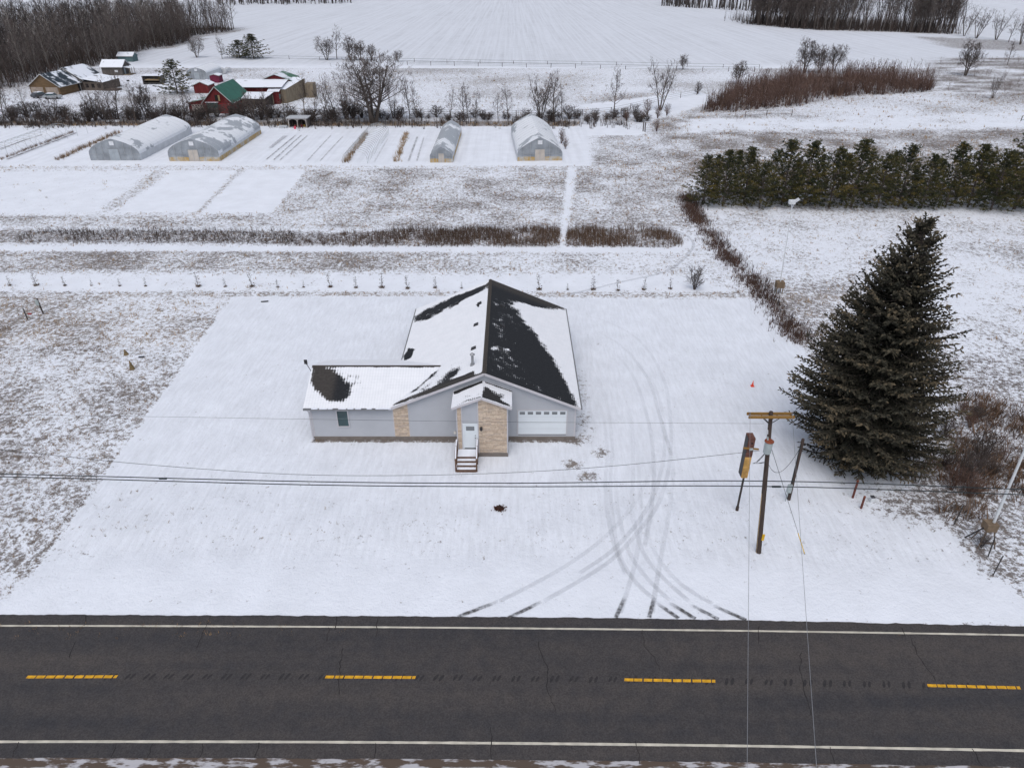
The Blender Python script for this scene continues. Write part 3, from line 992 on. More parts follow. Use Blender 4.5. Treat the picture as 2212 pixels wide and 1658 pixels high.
def roof_slope(name, r0, r1, e0, e1, snow_fn, parent, clip=None):
    """r0-r1 ridge, e0-e1 eave; courses run along the ridge"""
    r0, r1, e0, e1 = map(Vector, (r0, r1, e0, e1))
    ln = (r1 - r0).length; dn = (e0 - r0).length
    nc = max(3, int(round(dn / .143))); na = max(4, int(ln / .15))
    nrm = (r1 - r0).cross(e0 - r0).normalized()
    if nrm.z < 0: nrm = -nrm
    P, U = [], []
    for i in range(nc):
        for (tt, lift) in ((i / nc, .004), ((i + 1) / nc, .016)):
            for j in range(na + 1):
                s = j / na
                p = r0.lerp(r1, s).lerp(e0.lerp(e1, s), tt) + nrm * lift
                P.append(p); U.append((s * ln, tt * dn))
    P = np.array([tuple(p) for p in P])
    F = []
    for i in range(nc):
        a = 2 * i * (na + 1)
        for j in range(na):
            F.append((a + j, a + j + 1, a + na + 1 + j + 1, a + na + 1 + j))
            if i < nc - 1:
                b_ = a + na + 1; c_ = b_ + na + 1
                F.append((b_ + j, b_ + j + 1, c_ + j + 1, c_ + j))
    snow, dry = snow_fn(P)
    F = np.array(F)
    if clip is not None:
        keep = clip(P[:, 0], P[:, 1])
        F = F[keep[F].any(1)]
    # face upwards
    v = P[F]
    up = np.cross(v[:, 1] - v[:, 0], v[:, 2] - v[:, 0])[:, 2]
    F = np.where((up < 0)[:, None], F[:, ::-1], F)
    base = BASE[house.name].inverted()
    me = np_mesh(name, P, F, M_ROOF, {'snow': snow, 'dry': dry})
    uvl = me.uv_layers.new(name='UVMap')
    U = np.array(U, np.float32)
    li = np.empty(len(me.loops), np.int32); me.loops.foreach_get('vertex_index', li)
    uvl.data.foreach_set('uv', U[li].ravel())
    o = link(name, me, parent, True)
    return o

def zones(plane_p, plane_n, base, marks):
    """snow map: base level, then marks (polygon in picture positions on that roof plane, level, softness)"""
    pl = [([tuple(on_plane(u, v, plane_p, plane_n)[:2]) for u, v in poly], lev, w) for poly, lev, w in marks]
    def fn(P):
        s = np.full(len(P), float(base))
        for poly, lev, w in pl:
            k = smooth(-w * 1.7, w * 1.7, sdist(poly, P[:, 0], P[:, 1]))
            s = s * (1 - k) + lev * k
        return s
    return fn
def zp(*pts):          # positions read off the enlarged view of the house
    return [((750 + x * .3618) / 1.206, (700 + y * .3618) / 1.206) for x, y in pts]

YF, YB = HY - .38, 62.0
ridge0, ridge1 = (CX, YF, EZ + RISE), (CX, YB, EZ + RISE)
# right hand slope: bare black shingles with snow along the eave
nR = Vector((SL, 0, 1)).normalized()
sR = zones(ridge0, nR, -.08, [
    (zp((1560, 250), (1640, 232), (1760, 250), (1890, 300), (2025, 300), (2120, 1000), (2060, 900), (1960, 720), (1850, 560), (1740, 420), (1640, 300)), 1.05, .55),
    (zp((1850, 300), (2025, 298), (2118, 1005), (2085, 940), (2020, 800), (1930, 560)), 1.15, .5),
    (zp((1480, 90), (1880, 285), (1780, 270), (1660, 235), (1500, 180)), -.1, .25),
    (zp((1480, 240), (1530, 250), (1610, 275), (1600, 290), (1490, 262)), 1.1, .12),
    (zp((1475, 385), (1525, 392), (1570, 412), (1560, 428), (1478, 412)), 1.2, .12),
    (zp((1465, 555), (1515, 560), (1590, 578), (1600, 592), (1468, 582)), 1.1, .12),
    (zp((1440, 590), (1560, 580), (1700, 640), (1680, 760), (1560, 790), (1430, 700)), .24, .6),
    (zp((1475, 180), (1600, 220), (1700, 420), (1620, 520), (1470, 560)), .16, .5),
    (zp((1440, 700), (1700, 850), (2000, 970), (2000, 930), (1760, 790), (1600, 720)), .16, .4)])
def right_map(P):
    s = sR(P)
    d = P[:, 0] - CX
    s = np.where(d < .05, .35, s)
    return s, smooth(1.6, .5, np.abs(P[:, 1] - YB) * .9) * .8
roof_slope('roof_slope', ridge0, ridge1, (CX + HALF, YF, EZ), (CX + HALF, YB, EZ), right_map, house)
nL = Vector((-SL, 0, 1)).normalized()
sLf = zones(ridge0, nL, 1.25, [
    (zp((1400, 745), (1425, 560), (1438, 350), (1445, 70), (1480, 70), (1478, 350), (1450, 640), (1420, 745)), -.2, .16),
    (zp((1440, 110), (1280, 165), (1150, 215), (1000, 285), (895, 345), (900, 395), (1010, 370), (1130, 300), (1200, 240), (1300, 195), (1430, 140)), .12, .45),
    (zp((1180, 215), (1290, 175), (1420, 120), (1400, 160), (1280, 215), (1170, 290)), -.15, .3),
    (zp((838, 620), (870, 570), (915, 575), (890, 640), (830, 668)), -.2, .18),
    (zp((1100, 770), (1180, 715), (1250, 705), (1215, 770), (1130, 815), (1080, 822)), -.15, .22),
    (zp((730, 985), (1080, 830), (1280, 760), (1340, 735), (1345, 760), (1415, 745), (1408, 790), (1080, 880), (760, 985)), -.25, .16),
    (zp((880, 895), (960, 830), (1050, 745), (1090, 725), (1080, 740), (980, 830), (905, 885)), -.25, .14),
    (zp((900, 880), (1100, 740), (1240, 640), (1260, 700), (1120, 800), (900, 930)), .62, .5),
    (zp((1200, 240), (1232, 242), (1230, 258), (1202, 260)), 0, .1),
    (zp((1350, 262), (1380, 235), (1395, 245), (1370, 278)), -.1, .1)])
def left_map(P):
    s = sLf(P)
    d = CX - P[:, 0]
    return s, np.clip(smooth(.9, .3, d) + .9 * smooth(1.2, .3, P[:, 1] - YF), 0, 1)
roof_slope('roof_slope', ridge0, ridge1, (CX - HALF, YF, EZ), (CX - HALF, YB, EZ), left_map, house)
# wing
WR = (HY + WY1) / 2
WF = YF
wz = EZ + (WR - WF) * .41
nW = Vector((0, -.41, 1)).normalized()
sW = zones((0, WF, EZ), nW, 1.3, [
    (zp((185, 705), (300, 715), (430, 765), (510, 810), (470, 870), (420, 940), (380, 965), (300, 955), (235, 915), (185, 850), (165, 790)), -.35, .40),
    (zp((165, 705), (1060, 712), (1060, 700), (200, 690)), -.2, .10),
    (zp((330, 730), (560, 760), (560, 860), (460, 900)), .70, .4)])
xv = CX - (EZ + RISE - wz) / SL
def wing_map(P):
    s = sW(P)
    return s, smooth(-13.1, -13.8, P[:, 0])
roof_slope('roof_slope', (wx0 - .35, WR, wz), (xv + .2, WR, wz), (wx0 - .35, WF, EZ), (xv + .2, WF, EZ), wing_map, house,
           lambda x, y: (x - (CX - HALF)) * SL < (y - WF) * .41 + .12)
roof_slope('roof_slope', (wx0 - .35, WR, wz), (xv + .2, WR, wz), (wx0 - .35, 2 * WR - WF, EZ), (xv + .2, 2 * WR - WF, EZ), lambda P: (np.full(len(P), 1.1), np.zeros(len(P))), house,
           lambda x, y: (x - (CX - HALF)) * SL < (2 * WR - WF - y) * .41 + .12)
# entry gable
PC, PH, PEZ, PRISE, PY0 = -2.15, 2.15, 4.40, .87, 42.6
PYF = PY0 - .32
pn = lambda s: Vector((s * PRISE / PH, 0, 1)).normalized()
pl_ = zones((PC, PYF, PEZ + PRISE), pn(-1), 1.3, [(zp((1190, 885), (1410, 800), (1415, 815), (1200, 905)), -.3, .06), (zp((1190, 992), (1400, 925), (1398, 912), (1300, 935)), .35, .10), (zp((1265, 915), (1395, 890), (1395, 905), (1270, 930)), .62, .1)])
pr_ = zones((PC, PYF, PEZ + PRISE), pn(1), 1.05, [(zp((1408, 855), (1425, 850), (1500, 905), (1540, 950), (1610, 985), (1615, 998), (1400, 925)), -.1, .16), (zp((1420, 810), (1620, 880), (1622, 892), (1415, 820)), .1, .06), (zp((1440, 860), (1560, 900), (1580, 945), (1500, 930)), .42, .15)])
for s, fn in ((-1, pl_), (1, pr_)):
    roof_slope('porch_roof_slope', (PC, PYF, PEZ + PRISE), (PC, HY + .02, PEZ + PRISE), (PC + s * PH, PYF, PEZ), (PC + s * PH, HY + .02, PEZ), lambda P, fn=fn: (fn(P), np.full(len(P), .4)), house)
# fascia, soffits, ridge caps, gutters
mb = MB()
def rake(mb, a, b, w=.04, h=.2):
    a, b = Vector(a) - Vector((0, 0, h / 2 + .006)), Vector(b) - Vector((0, 0, h / 2 + .006))
    MB().bar(a, b, w, h).build('rake_board', M_FASC, house, True)
for y in (YF + .02, YB - .02):
    for s in (-1, 1):
        rake(mb, (CX, y, EZ + RISE), (CX + s * HALF, y, EZ))
for s in (-1, 1):
    rake(mb, (PC, PYF + .02, PEZ + PRISE), (PC + s * PH, PYF + .02, PEZ), .04, .17)
for s in (-1, 1):
    rake(mb, (wx0 - .33, WR, wz), (wx0 - .33, WR + s * (WR - WF), EZ))
mb = MB()      # soffit underside
for s in (-1, 1):
    mb.quad((CX, YF + .04, EZ + RISE - .17), (CX + s * HALF, YF + .04, EZ - .17), (CX + s * HALF, HY + .2, EZ - .17), (CX, HY + .2, EZ + RISE - .17))
    mb.quad((CX + s * HALF, YF + .04, EZ - .17), (CX + s * 6.7, YF + .04, EZ - .05), (CX + s * 6.7, YB, EZ - .05), (CX + s * HALF, YB, EZ - .17))
    mb.quad((PC, PYF + .04, PEZ + PRISE - .14), (PC + s * PH, PYF + .04, PEZ - .14), (PC + s * PH, HY, PEZ - .14), (PC, HY, PEZ + PRISE - .14))
mb.quad((wx0 - .33, WF + .02, EZ - .05), (-9.0, WF + .02, EZ - .05), (-9.0, HY + .1, EZ - .05), (wx0 - .33, HY + .1, EZ - .05))
mb.build('soffit', M_FASC, house, True)
M_CAP = mat('ridge_cap', (0.060, 0.053, 0.048), .9, .3, 9)
mb = MB()
def caps(mb, x0_, x1_, y0_, y1_, z, ax, sl, w=.16):
    n = int(max(abs(x1_ - x0_), abs(y1_ - y0_)) / .14)
    for k in range(n):
        t = k / n; t1 = (k + 1.25) / n
        lift = .022 + .010 * (1 - 0)
        if ax == 'y':
            a, b = y0_ + (y1_ - y0_) * t, y0_ + (y1_ - y0_) * min(t1, 1)
            for s in (-1, 1):
                mb.quad((x0_, a, z + .034), (x0_, b, z + .024), (x0_ + s * w, b, z + .024 - w * sl), (x0_ + s * w, a, z + .034 - w * sl))
        else:
            a, b = x0_ + (x1_ - x0_) * t, x0_ + (x1_ - x0_) * min(t1, 1)
            for s in (-1, 1):
                mb.quad((a, y0_, z + .034), (b, y0_, z + .024), (b, y0_ + s * w, z + .024 - w * sl), (a, y0_ + s * w, z + .034 - w * sl))
caps(mb, CX, CX, YF, YB, EZ + RISE, 'y', SL)
mb.build('ridge_cap', M_CAP, house, True)
mb = MB()
caps(mb, wx0 - .35, xv, WR, WR, wz, 'x', .41, .13)
mb.build('ridge_cap', M_CAP, house, True)
for a_, b_ in (((CX + HALF, YF, EZ - .14), (CX + HALF + .11, YB, EZ - .01)), ((CX - HALF - .11, WY1 + .35, EZ - .14), (CX - HALF, YB, EZ - .01)), ((wx0 - .35, WF - .11, EZ - .14), (CX - HALF - .05, WF, EZ - .012))):
    MB().box(a_, b_).build('gutter', mat('gutter', (0.20, 0.205, 0.215), .4, .1, 3, metal=.3), house, True)
mb = MB()
mb.tube([(wx0 - .06, WF - .05, EZ - .14), (wx0 - .06, HY - .10, EZ - .5), (wx0 - .06, HY - .10, .25), (wx0 - .10, HY - .32, .10)], .05, 6)
mb.build('downspout', M_TRIM, house, True)
# icicle-like snow crusts along the wing's gutter
mb = MB()
for i in range(9):
    x = -14.9 + i * .68 + rng.uniform(-.1, .1)
    mb.box((x, WF - .12, EZ - .014), (x + rng.uniform(.35, .6), WF + .03, EZ + rng.uniform(.01, .03)))
tag(mb.build('gutter_snow', M_SNOW, house, True), kind='stuff')
# static roof vents
def vent(u, v, n, s):
    p = on_plane(u, v, ridge0, n)
    mb = MB()
    hh = .11
    sl_ = -s * SL
    c = [(-.2, -.2), (.2, -.2), (.2, .2), (-.2, .2)]
    top = [(p.x + a * .85, p.y + b * .85, p.z + a * sl_ + hh) for a, b in c]
    bot = [(p.x + a, p.y + b, p.z + a * sl_ + .0) for a, b in c]
    mb.add(bot + top, [(4, 5, 6, 7), (0, 1, 5, 4), (1, 2, 6, 5), (2, 3, 7, 6), (3, 0, 4, 7)])
    mb.build('roof_vent', M_DARK, house, True)
for z_ in ((1215, 250), (1378, 252), (1353, 405), (1335, 575)):
    vent(*zp(z_)[0], nL, -1)
for z_ in ((1548, 266), (1546, 410), (1534, 577)):
    vent(*zp(z_)[0], nR, 1)
p = on_plane(*zp((1330, 692))[0], ridge0, nL)
mb = MB()
mb.tube([p - Vector((0, 0, .1)), p + Vector((0, 0, .12))], [.22, .16], 10)
mb.tube([p, p + Vector((0, 0, .85))], .10, 10)
mb.tube([p + Vector((0, 0, .85)), p + Vector((0, 0, .90)), p + Vector((0, 0, 1.02))], [.19, .19, .05], 10)
mb.build('chimney_flue', mat('galvanised', (0.30, 0.31, 0.33), .45, .1, 4, metal=.4), house, True)
# dish on the wing's gable
mb = MB()
q = Vector((wx0 - .38, WR - .4, wz))
mb.tube([q + Vector((0, 0, -.25)), q + Vector((-.25, 0, .35))], .025, 6)
mb.tube([q + Vector((-.25, 0, .30)), q + Vector((-.25, 0, .72))], .03, 6)
mb.box(q + Vector((-.42, -.03, .38)), q + Vector((-.18, .03, .74)))
mb.build('aerial', M_DARK, house, True)

# ---- window on the wing
wn = house
f = MB()
wxa, wxb, wz0, wz1 = -13.18, -12.24, 1.22, 2.74
for a, b in (((wxa, wz0), (wxb, wz0 + .08)), ((wxa, wz1 - .08), (wxb, wz1)), ((wxa, wz0 + .08), (wxa + .08, wz1 - .08)), ((wxb - .08, wz0 + .08), (wxb, wz1 - .08))):
    f.box((a[0], HY - .085, a[1]), (b[0], HY - .005, b[1]))
win = f.build('window', M_TRIM, house, True)
zm = (wz0 + wz1) / 2
MB().box((wxa + .08, HY - .055, zm - .03), (wxb - .08, HY - .01, zm + .03)).build('meeting_rail', mat('dark_sash', (.10, .14, .15), .5), win, True)
MB().quad((wxa + .08, HY - .042, zm + .03), (wxb - .08, HY - .042, zm + .03), (wxb - .08, HY - .042, wz1 - .08), (wxa + .08, HY - .042, wz1 - .08)).build('pane', M_GLASS, win, True)
MB().quad((wxa + .08, HY - .038, wz0 + .08), (wxb - .08, HY - .038, wz0 + .08), (wxb - .08, HY - .038, zm - .03), (wxa + .08, HY - .038, zm - .03)).build('pane', M_GLASS, win, True)
# ---- overhead door
ga, gb, g0, g1 = .47, 4.10, .55, 2.68
f = MB()
f.box((ga - .09, HY - .06, g0), (ga, HY - .004, g1 + .09)); f.box((gb, HY - .06, g0), (gb + .09, HY - .004, g1 + .09)); f.box((ga, HY - .06, g1), (gb, HY - .004, g1 + .09))
gd = f.build('garage_door', M_TRIM, house, True)
nh = 4
for k in range(nh):
    a_, b_ = g0 + (g1 - g0) * k / nh, g0 + (g1 - g0) * (k + 1) / nh - .018
    MB().box((ga + .005, HY - .038, a_), (gb - .005, HY - .006, b_)).build('door_panel', M_WHITE, gd, True)
for k in range(6):
    c_ = ga + (gb - ga) * (k + .5) / 6
    MB().box((c_ - .20, HY - .046, g1 - .34), (c_ + .20, HY - .036, g1 - .10)).build('pane', M_PANE, gd, True)
MB().box((ga, HY - .05, g0 - .05), (gb, HY - .008, g0 - .004)).build('threshold', mat('seal', (.10, .085, .08), .8), gd, True)
# ---- entry bay
ptop = lambda x: gable_z(x, PC, PH, PEZ, PRISE) - .15
pa, pb = -4.0, -.30
mb = MB()
mb.prism([(pa + .02, 0), (pb - .02, 0), (pb - .02, ptop(pb)), (PC, ptop(PC)), (pa + .02, ptop(pa))], PY0 + .01, HY + .05)
mb.build('entry_wall', M_SIDE, house, True)
mb = MB()
siding(mb, -3.58, -2.46, PY0, 2.98, ptop)
mb.build('entry_siding', M_SIDE, house, True)
for x_, s_ in ((pb, 1), (pa, -1)):
    mb = MB()
    siding_x(mb, PY0, HY, x_, s_, .36, PEZ - .1)
    mb.build('entry_siding', M_SIDE, house, True)
veneer(-2.42, pb - .06, PY0, .36, ptop, house)
veneer(pa + .08, -3.62, PY0, .36, ptop, house)
mb = MB()
mb.box((pa - .01, PY0 - .05, -.3), (pb + .01, PY0 + .3, .35)); mb.box((pb - .2, PY0 + .3, -.3), (pb + .012, HY - .06, .35)); mb.box((pa - .012, PY0 + .3, -.3), (pa + .2, HY - .06, .35))
mb.box((-3.6, PY0 - .02, .35), (-2.44, PY0 + .02, .72))
mb.build('entry_foundation', M_FOUND, house, True)
for x in (pa + .04, pb - .03, -3.60, -2.44):
    MB().box((x - .04, PY0 - .075, .352), (x + .04, PY0 - .002, ptop(x) - .01)).build('entry_trim', M_TRIM, house, True)
da, db, d0, d1 = -3.47, -2.57, .74, 2.84
f = MB()
f.box((da - .09, PY0 - .06, d0), (da, PY0, d1 + .09)); f.box((db, PY0 - .06, d0), (db + .09, PY0, d1 + .09)); f.box((da, PY0 - .06, d1), (db, PY0, d1 + .09))
fr = f.build('entry_door', M_WHITE, house, True)
MB().box((da + .004, PY0 - .04, d0 + .05), (db - .004, PY0 - .008, d1 - .004)).build('door_leaf', M_WHITE, fr, True)
for xx in ((da + .12, da + .42), (db - .42, db - .12)):
    MB().box((xx[0], PY0 - .046, d0 + .2), (xx[1], PY0 - .038, d0 + 1.25)).build('door_panel', M_WHITE, fr, True)
MB().box((da + .15, PY0 - .050, d1 - .52), (db - .15, PY0 - .038, d1 - .16)).build('pane', M_PANE, fr, True)
MB().box((da, PY0 - .07, d0 - .03), (db, PY0 - .004, d0 + .045)).build('sill', M_DARK, fr, True)
mb = MB()
mb.tube([(db - .09, PY0 - .04, d0 + .95), (db - .09, PY0 - .10, d0 + .95)], [.03, .035], 8)
mb.build('handle', M_DARK, fr, True)
MB().tube([(db - .09, PY0 - .04, d0 + 1.15), (db - .09, PY0 - .075, d0 + 1.15)], .032, 8).build('lock', M_DARK, fr, True)
# wall lantern
lx, lz = -2.22, 2.55
mb = MB()
mb.box((lx - .05, PY0 - .10, lz - .12), (lx + .05, PY0 - .055, lz + .12))
mb.tube([(lx, PY0 - .08, lz + .10), (lx, PY0 - .18, lz + .16)], .02, 6)
mb.tube([(lx, PY0 - .18, lz - .16), (lx, PY0 - .18, lz - .13), (lx, PY0 - .18, lz + .08), (lx, PY0 - .18, lz + .16)], [.05, .08, .10, .02], 8)
mb.build('wall_lantern', M_DARK, house, True)
MB().box((-4.42, HY - .10, .62), (-4.24, HY - .022, .82)).build('outlet_box', mat('outlet', (.72, .70, .66), .5), house, True)

# ---- wooden entry steps
st = thing('entry_steps', 'brown wooden entry steps with two handrails and snowy treads', 'steps', (-3.27, PY0, 0))
sa, sb = -4.02, -2.52
ly0 = PY0 - 1.02
L_ = [(ly0, PY0 - .08, .68)] + [(ly0 - .29 * (k + 1), ly0 - .29 * k + .02, .68 - .17 * (k + 1)) for k in range(3)]
for k, (ya, yb, z) in enumerate(L_):
    MB().box((sa + .04, ya, z - .045), (sb - .04, yb, z)).build('tread', M_WOOD, st, True)
    MB().box((sa + .05, ya + .005, z - .17), (sb - .05, ya + .04, z - .047)).build('riser', M_WOOD, st, True)
    o = MB()
    nseg = 8
    o.box((sa + .08, ya + .045, z + .001), (sb - .08, yb - .01, z + .035))
    o.build('tread_snow', M_SNOW, st, True)
MB().box((sa + .05, ly0 - .93, 0), (sb - .05, ly0 - .86, .12)).build('riser', M_WOOD, st, True)
for x in (sa, sb):
    for (y, zt) in ((PY0 - .14, 1.62), (ly0 + .05, 1.60), (ly0 - .85, 1.02)):
        MB().box((x - .045, y - .045, 0), (x + .045, y + .045, zt)).build('post', M_WOOD, st, True)
    h = MB().bar((x, PY0 - .14, 1.62), (x, ly0 + .0, 1.62), .13, .045)
    hr = h.build('handrail', M_WOOD, st, True)
    MB().bar((x, PY0 - .2, 1.66), (x, ly0 + .05, 1.66), .10, .03).build('handrail_snow', M_SNOW, hr, True)
    h = MB().bar((x, ly0 + .05, 1.60), (x, ly0 - .9, 1.02), .13, .045)
    hr = h.build('handrail', M_WOOD, st, True)
    MB().bar((x, ly0 + .02, 1.64), (x, ly0 - .8, 1.12), .08, .025).build('handrail_snow', M_SNOW, hr, True)
    MB().bar((x, PY0 - .1, .58), (x, ly0, .58), .04, .16).build('stringer', M_WOOD, st, True)
# ------------------------------------------------------------------ trees
def seg_mesh(name, segs, n, m):
    """segments (p0, p1, r0, r1) as n-sided tapered tubes, in numpy"""
    S = np.array([(*a, *b, r0, r1) for a, b, r0, r1 in segs], float)
    p0, p1, r0, r1 = S[:, 0:3], S[:, 3:6], S[:, 6], S[:, 7]
    d = p1 - p0
    d /= np.maximum(np.linalg.norm(d, axis=1, keepdims=True), 1e-9)
    ref = np.where(np.abs(d[:, 2:3]) < .9, np.array([[0, 0, 1.]]), np.array([[1., 0, 0]]))
    a = np.cross(d, ref); a /= np.linalg.norm(a, axis=1, keepdims=True)
    c = np.cross(d, a)
    V = []
    for k in range(n):
        t = 2 * math.pi * k / n
        V.append(p0 + (a * math.cos(t) + c * math.sin(t)) * r0[:, None])
    for k in range(n):
        t = 2 * math.pi * k / n
        V.append(p1 + (a * math.cos(t) + c * math.sin(t)) * r1[:, None])
    V = np.stack(V, 1).reshape(-1, 3)
    b = (np.arange(len(S)) * 2 * n)[:, None]
    F = np.concatenate([b + np.array([[k, (k + 1) % n, n + (k + 1) % n, n + k]]) for k in range(n)])
    return V, F

def ribbons(big, fine):
    """light version of a far tree: three-sided trunk, each twig one narrow face"""
    V, F = seg_mesh('t', big, 3, None)
    V2, F2 = seg_mesh('t', fine, 2, None)
    F2 = F2[:len(fine)]
    return np.concatenate([V, V2]), np.concatenate([F, F2 + len(V)])

def grow(rd, H, trunks=1, r0=None, spread=.9, first=.25, nlimb=14, levels=3, sub=5, up=.35, wob=.10, lean=0.0, twig=.018, crown_top=1.0, limb_len=.42):
    """bare deciduous tree: returns trunk/limb segments and twig segments"""
    big, fine = [], []
    r0 = r0 or H * .016
    def branch(p, d, ln, r, lev):
        n = 4 if lev == 0 else 3
        pts = [p]
        dd = Vector(d)
        for k in range(n):
            dd = (dd + Vector((rd.uniform(-1, 1), rd.uniform(-1, 1), rd.uniform(-.4, 1) * up * 2)) * wob * (1.5 if lev else 1)).normalized()
            pts.append(pts[-1] + dd * ln / n)
        for k in range(n):
            ra, rb = r * (1 - k / n * .75), r * (1 - (k + 1) / n * .75)
            (big if lev < 1 else fine).append((pts[k], pts[k + 1], max(ra, twig), max(rb, twig * .7)))
        if lev + 1 < levels:
            for k in range(sub):
                t = rd.uniform(.25, 1.0)
                i = min(int(t * n), n - 1)
                q = pts[i].lerp(pts[i + 1], t * n - i)
                ax = (pts[i + 1] - pts[i]).normalized()
                rn = Vector((rd.gauss(0, 1), rd.gauss(0, 1), rd.gauss(.25, .6)))
                rn = (rn - ax * rn.dot(ax)).normalized()
                nd_ = (ax * rd.uniform(.5, .9) + rn * rd.uniform(.5, .9)).normalized()
                branch(q, nd_, ln * rd.uniform(.35, .62), r * .42, lev + 1)
    for t in range(trunks):
        az = 2 * math.pi * t / trunks + rd.uniform(-.5, .5)
        ln_ = lean if trunks == 1 else rd.uniform(.12, .34)
        d = Vector((math.cos(az) * ln_, math.sin(az) * ln_, 1)).normalized()
        h = H * rd.uniform(.85, 1.0) if trunks > 1 else H
        n = 9
        pts = [Vector((math.cos(az) * r0 * (trunks > 1) * 1.5, math.sin(az) * r0 * (trunks > 1) * 1.5, -.15))]
        for k in range(n):
            d = (d + Vector((rd.uniform(-1, 1), rd.uniform(-1, 1), .6)) * wob * .8).normalized()
            pts.append(pts[-1] + d * h * crown_top / n)
        rr = [r0 * (1 - k / n) ** .8 + twig for k in range(n + 1)]
        for k in range(n):
            big.append((pts[k], pts[k + 1], rr[k], rr[k + 1]))
        for k in range(nlimb):
            s = first + (1 - first) * (k + rd.random()) / nlimb
            i = min(int(s * n), n - 1)
            q = pts[i].lerp(pts[i + 1], s * n - i)
            a = k * 2.4 + rd.uniform(-.6, .6)
            el = rd.uniform(.35, .8) + .5 * s
            el = el / max(spread, .2)
            dd = Vector((math.cos(a), math.sin(a), el)).normalized()
            branch(q, dd, h * limb_len * (1.15 - .75 * s) * rd.uniform(.75, 1.15), rr[i] * .5, 1 if rr[i] < .06 else 0)
    return big, fine
M_BARK = mat('bark', (0.105, 0.088, 0.078), .95, .3, 3, stretch=(1, 1, .2))
M_BARKG = mat('grey_bark', (0.16, 0.145, 0.135), .95, .3, 3, stretch=(1, 1, .2))
M_TWIG = mat('twigs', (0.118, 0.098, 0.092), .95, .2, 2)
M_WTWIG = mat('wood_twigs', (0.066, 0.056, 0.054), .95, .35, .15)
M_TWIGR = mat('red_twigs', (0.120, 0.076, 0.062), .95, .2, 2)

def tree_meshes(seed, bark=None, twig_m=None, nb=5, light=False, **kw):
    rd = random.Random(seed)
    big, fine = grow(rd, **kw)
    if not fine: fine = big[-3:]
    V, F = seg_mesh('trunk', big, nb, None)
    t = np_mesh('trunk', V, F, bark or M_BARK)
    if light:
        V, F = seg_mesh('crown', fine, 2, None)
        F = F[:len(fine)]
    else:
        V, F = seg_mesh('crown', fine, 3, None)
    c = np_mesh('crown', V, F, twig_m or M_TWIG)
    return t, c
def place_tree(name, label, cat, meshes, loc, s=1.0, rz=0.0, group=None, tilt=0.0):
    o = thing(name, label, cat, loc, rz, group)
    o.scale = (s, s, s)
    if tilt: o.rotation_euler = (0, tilt, rz)
    link('trunk', meshes[0], o)
    link('crown', meshes[1], o)
    return o
def at(u, v):
    p = G(u, v)
    p.z = hz(p.x, p.y) if p.y < 5000 else 0
    return p

FOREST = [tree_meshes(100 + i, M_BARK if i % 3 else M_BARKG, light=True, H=18.0, r0=.16, first=.22, nlimb=24, levels=3, sub=4, spread=.9, wob=.13, twig=.042, limb_len=.29) for i in range(6)]
HEDGE = [tree_meshes(200 + i, light=True, H=10.0, r0=.13, first=.22, nlimb=22, levels=4, sub=4, spread=.85, wob=.10, twig=.019, limb_len=.30) for i in range(5)]
MULTI = [tree_meshes(230 + i, light=True, H=9.0, trunks=4, r0=.10, first=.25, nlimb=11, levels=4, sub=4, spread=.7, wob=.09, twig=.018, limb_len=.30) for i in range(3)]
OAK = tree_meshes(251, light=True, H=15.5, trunks=5, r0=.30, first=.22, nlimb=15, levels=4, sub=5, spread=1.15, wob=.12, twig=.021, limb_len=.44, nb=6)
ROUND = [tree_meshes(260 + i, light=True, H=9.0, trunks=3, r0=.16, first=.2, nlimb=18, levels=4, sub=5, spread=1.2, wob=.14, twig=.023, limb_len=.42) for i in range(2)]
M_DTWIG = mat('dark_twigs', (0.078, 0.064, 0.060), .95, .2, 2)
BUSH = [tree_meshes(270 + i, M_DTWIG, M_DTWIG, H=3.2, trunks=8, r0=.035, first=.12, nlimb=10, levels=3, sub=5, spread=1.0, wob=.14, twig=.014, limb_len=.4) for i in range(3)]
RBUSH = [tree_meshes(280 + i, M_TWIGR, M_TWIGR, H=3.2, trunks=8, r0=.035, first=.12, nlimb=9, levels=3, sub=4, spread=.9, wob=.14, twig=.012, limb_len=.4) for i in range(2)]

